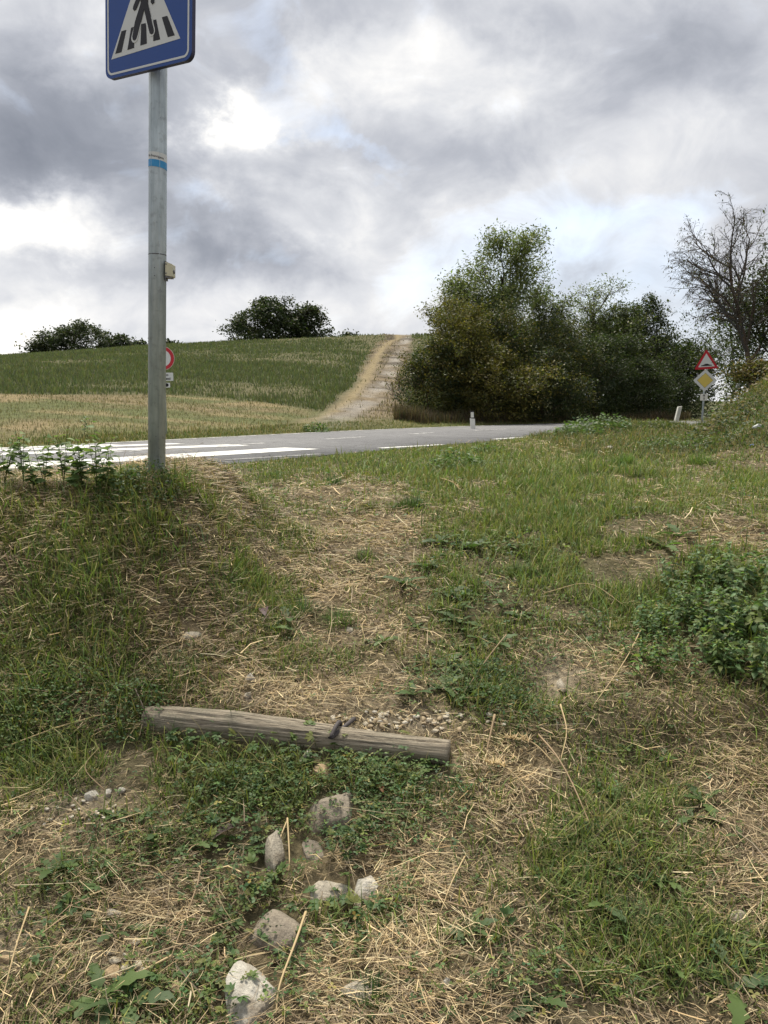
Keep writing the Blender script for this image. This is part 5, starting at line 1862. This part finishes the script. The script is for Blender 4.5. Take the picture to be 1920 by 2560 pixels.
# ---- leafy clump at the foot of the pole
def clump(px, py, rad_, h, n, cols, lab, name='leafy_clump', LW=.6, size=(.012, .024), grp=None):
    p = ground_at(px, py)
    e = empty(name, tuple(p), label=lab, cat='weed', group=grp)
    a = rq.uniform(0, 6.28, n); q = np.sqrt(rq.random(n)) * rad_
    x, y = q * np.cos(a), q * np.sin(a)
    zt = h * (1 - (q / rad_) ** 2 * .7) * rq.uniform(.35, 1.05, n)
    z = terrain(p[0] + x, p[1] + y) - p[2] + zt
    V, F = leaf_t(1, LW, .2, .2)
    Vn, Fn, k = stamp(V, F, np.stack([x, y, z], -1), a + rq.normal(0, 1, n), rq.normal(0, .4, n), rq.normal(0, .5, n), rq.uniform(*size, n))
    np_obj('foliage', Vn, Fn, M['leaf'], e, col=np.repeat(jitter_col(cols_mix(cols, n, rq), n, rq, .2, .07), k, 0), kind='stuff')
    acc = Acc()
    for i in rq.integers(0, n, 26):
        V, F = tube_vf(np.array([[x[i] * .3, y[i] * .3, -.02], [x[i] * .8, y[i] * .8, z[i] * .6], [x[i], y[i], z[i]]]), .0013, 4, cap=False)
        acc.add(V, F, (.09, .11, .045))
    acc.obj('stem', M['grass'], e)
    return e


clump(366, 1236, .17, .15, 420, [(.050, .085, .032), (.065, .105, .038)], 'dark green leafy clump growing at the foot of the grey pole')
clump(300, 1232, .13, .12, 240, [(.070, .110, .040), (.09, .14, .05)], 'green leafy clump just left of the pole foot')
clump(90, 1770, .16, .09, 420, [(.070, .130, .045), (.090, .150, .055)], 'clover mound left of the log near the left edge', size=(.008, .015), LW=.8)
clump(215, 1745, .18, .09, 460, [(.065, .120, .042), (.090, .150, .055)], 'clover mound left of the log', size=(.008, .015), LW=.8)
clump(340, 1800, .13, .13, 380, [(.060, .110, .040), (.085, .14, .05)], 'clover mound touching the left end of the log', size=(.008, .015), LW=.8)
clump(600, 1975, .13, .08, 300, [(.055, .100, .036), (.075, .125, .045)], 'fine leaved green mound in front of the log, left of the tan stone', size=(.009, .018), LW=.35)
clump(975, 2030, .14, .09, 340, [(.065, .115, .040), (.085, .14, .05)], 'feathery green mound right of the large grey stone', size=(.010, .020), LW=.28)
clump(930, 1975, .11, .08, 240, [(.06, .11, .04), (.08, .13, .045)], 'fine green mound under the middle of the log', size=(.009, .018), LW=.3)
clump(1110, 2010, .10, .07, 160, [(.06, .10, .04), (.08, .12, .045)], 'ragged green mound below the right end of the log', size=(.010, .020), LW=.4)
clump(1230, 1720, .16, .10, 320, [(.055, .095, .038), (.07, .12, .045)], 'dark leafy mound between the log and the bare hollow', size=(.012, .022), LW=.5)
clump(1300, 1790, .14, .09, 220, [(.05, .09, .036), (.065, .11, .042)], 'dark leafy mound below the bare hollow', size=(.012, .022), LW=.5)
clump(1140, 1172, .28, .20, 420, [(.10, .16, .05), (.08, .13, .045)], 'bright leafy clump in front of the broken asphalt', size=(.03, .06), LW=.4)
clump(1210, 1135, .22, .14, 240, [(.10, .16, .05), (.08, .13, .045)], 'small leafy clump at the edge of the broken asphalt', size=(.03, .05), LW=.4)
clump(1490, 1078, .55, .30, 520, [(.085, .130, .045), (.07, .11, .04)], 'leafy weeds hiding the road bend', size=(.05, .09), LW=.45)
clump(1440, 1090, .40, .22, 320, [(.10, .15, .05), (.07, .11, .04)], 'low weeds left of those hiding the road bend', size=(.045, .08), LW=.45)
clump(795, 1082, .30, .22, 260, [(.10, .15, .05), (.08, .12, .045)], 'bright green weed on the far verge at the foot of the track', size=(.05, .09), LW=.5)
clump(1812, 1075, .45, .45, 620, [(.075, .105, .04), (.10, .10, .045), (.055, .08, .03)], 'dark leafy shrub on the bank below the road signs', 'shrub', size=(.03, .06), LW=.5)
clump(1745, 1062, .60, .22, 600, [(.11, .12, .05), (.16, .13, .07), (.08, .10, .04)], 'tangled green and brown weeds round the foot of the road signs', 'shrub', size=(.03, .055), LW=.4)
clump(1655, 1068, .45, .12, 260, [(.11, .13, .05), (.08, .10, .04)], 'low weeds beside the leaning marker post', size=(.04, .08), LW=.4)
clump(1870, 1110, .60, .40, 520, [(.06, .09, .035), (.08, .11, .042)], 'dark green weeds on the bank at the right edge', 'shrub', size=(.03, .06), LW=.5)
clump(1690, 1130, .45, .25, 420, [(.10, .15, .05), (.08, .12, .045)], 'fresh green weeds on the verge below the bank', size=(.03, .055), LW=.4)
clump(1900, 1010, .80, .45, 500, [(.21, .16, .085), (.15, .12, .06), (.10, .11, .05)], 'dry brown scrub on the crest of the bank', 'shrub', size=(.04, .08), LW=.35)

# ---- the patch of nettle-like plants at the right
def nettle_meshes(i, col, LW, L0):
    r = np.random.default_rng(700 + i)
    h = 1.0
    t = np.linspace(0, 1, 6)
    P = np.column_stack([.12 * r.normal() * t ** 2, .12 * r.normal() * t ** 2, t])
    sm = stem_mesh('stem', P, .010, .004, (.11, .13, .05))
    pos, az, pt, sc = [], [], [], []
    nd = 9
    for j in range(nd):
        u = .18 + .82 * j / (nd - 1)
        q = np.array([np.interp(u, t, P[:, k]) for k in range(3)])
        for s in range(2):
            pos.append(q); az.append(j * 1.57 + s * math.pi + r.normal(0, .25)); pt.append(r.normal(.05, .25)); sc.append(L0 * (1.05 - .55 * u) * r.uniform(.8, 1.15))
    for s in range(5):
        pos.append(P[-1]); az.append(s * 1.26); pt.append(r.uniform(.3, .9)); sc.append(L0 * .38)
    pos, az, pt, sc = map(np.array, (pos, az, pt, sc))
    V, F = leaf_t(1, LW, .22, .30)
    Vn, Fn, k = stamp(V, F, pos, az, pt, r.normal(0, .4, len(az)), sc)
    fm_ = np_mesh('foliage', Vn, Fn, M['leaf'], col=np.repeat(jitter_col(col, len(az), r, .26, .12), k, 0))
    return sm, fm_


NET = [nettle_meshes(i, (.130, .185, .075), .52, .32) for i in range(4)]
SHO = [nettle_meshes(10 + i, (.135, .200, .068), .42, .36) for i in range(3)]
poly = [(1680, 1600), (1610, 1530), (1680, 1450), (1780, 1410), (1960, 1400), (1990, 1720), (1880, 1730), (1800, 1680)]


def inside(x, y, P):
    c_ = False
    for i in range(len(P)):
        (x0, y0), (x1, y1) = P[i - 1], P[i]
        if (y0 > y) != (y1 > y) and x < (x1 - x0) * (y - y0) / (y1 - y0) + x0: c_ = not c_
    return c_


k = 0
while k < 130:
    px, py = rq.uniform(1600, 1990), rq.uniform(1400, 1740)
    if not inside(px, py, poly): continue
    p = ground_at(px, py)
    h = rq.uniform(.08, .20) * (1.15 if px > 1850 else 1) * (.8 if px < 1700 else 1)
    e = empty('nettle_plant', tuple(p), (rq.normal(0, .3), rq.normal(0, .3), rq.uniform(0, 6)), label='grey green nettle like plant ' + ('at the left margin' if px < 1700 else 'at the back' if py < 1500 else 'at the front' if py > 1640 else 'in the middle') + (' rear' if 1500 <= py < 1570 and 1700 <= px <= 1860 else '') + ' of the weed patch' + (' by the photo edge' if px > 1860 else ''), cat='weed', group='nettle like plants in the patch at right')
    sm, fo = NET[rq.integers(4)]
    share('stem', sm, e, scale=h); share('foliage', fo, e, scale=h, kind='stuff')
    k += 1
for k in range(60):
    px = rq.uniform(1570, 1890)
    py = rq.uniform(1540, 1710) + max(0, (px - 1700) * .12)
    p = ground_at(px, py)
    h = rq.uniform(.09, .15)
    e = empty('green_shoot', tuple(p), (rq.normal(0, .2), rq.normal(0, .2), rq.uniform(0, 6)), label='bright green leafy shoot ' + ('at the far left' if px < 1640 else 'left of the middle' if px < 1720 else 'right of the middle' if px < 1800 else 'at the right') + (' of the upper' if py < 1630 else ' of the lower') + ' row below the nettle patch', cat='weed', group='bright green shoots below the nettle patch')
    sm, fo = SHO[rq.integers(3)]
    share('stem', sm, e, scale=h); share('foliage', fo, e, scale=h, kind='stuff')

# ---- single dry stalks, twigs and scraps
def stalk(pts, r0, col, lab, cat='dry stalk', name='dry_stalk', lift=.012, ears=False):
    W3 = []
    for (px, py, up) in pts:
        p = ground_at(px, py); W3.append((p[0], p[1], p[2] + lift + up))
    W3 = catmull(np.array(W3), 6)
    o0 = W3[0].copy()
    V, F = tube_vf(W3 - o0, np.linspace(r0, r0 * .5, len(W3)), 6)
    col = np.tile(np.asarray(col, float), (len(V), 1))
    acc = Acc().add(V, F, col)
    if ears:
        m = 60
        i = rq.integers(int(len(W3) * .6), len(W3), m)
        V, F, C = blades(W3[i] - o0, rq.uniform(0, 6.28, m), rq.uniform(.02, .05, m), np.full(m, .0035), rq.uniform(.5, 1.4, m), rq.uniform(0, .8, m), jitter_col(col[0], m, rq, .15, .04), 2)
        acc.add(V, F, C)
    me = acc.mesh(name, M['straw'])
    return share(name, me, None, tuple(o0), label=lab, cat=cat, group='single dry stalks on the slope' if cat == 'dry stalk' else None)


PALE_S, BROWN_S, DARK_S = (.48, .365, .20), (.30, .215, .125), (.10, .078, .058)
stalk([(1605, 1590, .03), (1560, 1690, .05), (1480, 1790, .02)], .0028, PALE_S, 'long pale stalk leaning beside the bare hollow')
stalk([(1265, 1610, .03), (1220, 1680, .05), (1160, 1750, .02)], .0028, BROWN_S, 'long stalk slanting through leaves right of the path')
stalk([(1345, 1860, .02), (1390, 1930, .05), (1430, 2000, .04), (1480, 2090, .01)], .0042, BROWN_S, 'thick forked stalk running down the right of the log', ears=False)
stalk([(1400, 1800, .05), (1415, 1870, .05), (1400, 1930, .02)], .0035, PALE_S, 'short bent stalk joining the thick forked stalk')
stalk([(1385, 1930, .02), (1330, 1900, .05), (1265, 1872, .03)], .0028, PALE_S, 'pale seed head lying right of the log', ears=True)
stalk([(1330, 2000, .01), (1270, 1960, .04), (1215, 1938, .03)], .0024, PALE_S, 'second pale seed head below the first', ears=True)
stalk([(1236, 1830, .05), (1215, 1900, .01)], .0050, BROWN_S, 'short thick upright stub right of the log end')
stalk([(765, 2320, .03), (740, 2400, .04), (700, 2500, .03), (690, 2560, .01)], .0042, PALE_S, 'thick pale straw running down right of the boulders')
stalk([(500, 2220, .03), (490, 2260, .03), (425, 2430, .02)], .0032, BROWN_S, 'brown stem hanging down the straw left of the boulders')
stalk([(75, 2300, .02), (40, 2410, .03), (5, 2550, .02)], .0030, PALE_S, 'pale straw slanting along the left edge')
stalk([(720, 2070, .02), (700, 2130, .03), (692, 2160, .01)], .0028, PALE_S, 'one of two crossed straws by the narrow stone, leaning right')
stalk([(719, 2075, .03), (724, 2170, .02), (722, 2200, .01)], .0032, PALE_S, 'upright one of two crossed straws by the narrow stone')
stalk([(915, 1560, .01), (905, 1590, .03), (915, 1620, .01)], .0026, PALE_S, 'bent pale straw standing on the lowest path straw')
stalk([(10, 1895, .02), (150, 1845, .03), (290, 1800, .02)], .0026, PALE_S, 'long straw across the clover left of the log')
stalk([(1360, 1500, .02), (1470, 1485, .04), (1560, 1530, .02)], .0022, PALE_S, 'arched thin stalk on the green slope')
stalk([(105, 1430, .03), (40, 1420, .03), (150, 1450, .02)], .0024, BROWN_S, 'thin brown stalk on the left bank')
stalk([(470, 1730, .04), (460, 1800, .03), (440, 1850, .0)], .0024, BROWN_S, 'stalk hanging over the left end of the log')
stalk([(340, 1760, .05), (360, 1810, .05), (380, 1850, .02)], .0036, DARK_S, 'dark twig against the left end of the log')
stalk([(1165, 2160, .02), (1130, 2240, .03), (1100, 2310, .02)], .0028, PALE_S, 'pale straw pointing up in the right hand straw patch')
stalk([(1070, 2260, .02), (1140, 2290, .02), (1190, 2300, .02)], .0040, BROWN_S, 'thick brown straw lying flat in the right hand straw patch')
stalk([(262, 2000, .02), (215, 1965, .05), (250, 1915, .06)], .0022, BROWN_S, 'grey twig beside the bare earth at left')
stalk([(1100, 1205, .02), (1130, 1225, .05), (1150, 1238, .03)], .0040, PALE_S, 'pale seed head lying at the top of the green slope', ears=True)
stalk([(430, 2420, .02), (330, 2480, .03), (290, 2500, .02)], .0034, PALE_S, 'pair of pale straws below the broken stones')
stalk([(480, 2510, .02), (470, 2560, .02)], .0034, (.55, .47, .32), 'whitish straw end at the bottom edge')
stalk([(1390, 2420, .02), (1440, 2470, .03), (1460, 2510, .02)], .0036, BROWN_S, 'brown stalk in the grass at the bottom right')

# fallen leaves and litter
def fallen(px, py, size, col, lab, lift=.02):
    p = ground_at(px, py)
    share('fallen_leaf', one_leaf('fallen_leaf', size, size * .5, col, .3, .3), None, (p[0], p[1], p[2] + lift), (.2, -.1, rq.uniform(0, 6)), label=lab, cat='leaf')


fallen(660, 1535, .09, (.12, .075, .085), 'purplish dead leaf on the dry grass left of the path', .03)
fallen(600, 2085, .10, (.10, .075, .07), 'dark purplish dead leaf left of the narrow stone')
fallen(945, 1980, .05, (.28, .13, .06), 'rusty brown dead leaf right of the large grey stone')
fallen(1040, 2060, .04, (.30, .22, .13), 'small tan dead leaf under the log at right')
fallen(783, 2057, .028, (.30, .32, .10), 'yellowish leaf below the large grey stone')
fallen(1710, 1400, .10, (.12, .20, .05), 'round bright leaf at the upper left edge of the nettle patch', .08)


def scrap(px, py, w, h, col, lab, name='plastic_scrap'):
    p = ground_at(px, py)
    m = flat_mat(name, col, .5, .4, 0, .1)
    V, F = rock_vf(int(px), (w, w * .6, h), .9, ICO1)
    np_obj(name, V, F, m, label=lab, cat='litter').location = (p[0], p[1], p[2] + h)


scrap(1641, 1117, .03, .03, (.03, .03, .035), 'small black scrap on the green verge')
scrap(1880, 1117, .03, .015, (.12, .25, .55), 'small blue scrap on the bank at the right edge')
scrap(1893, 1078, .07, .045, (.55, .58, .56), 'crumpled clear plastic on the bank at the right edge')
scrap(1838, 1119, .035, .01, (.7, .7, .68), 'flat white scrap at the foot of the bank')
scrap(1542, 1705, .012, .005, (.75, .75, .75), 'tiny white paper scrap right of the bare hollow', 'paper_scrap')
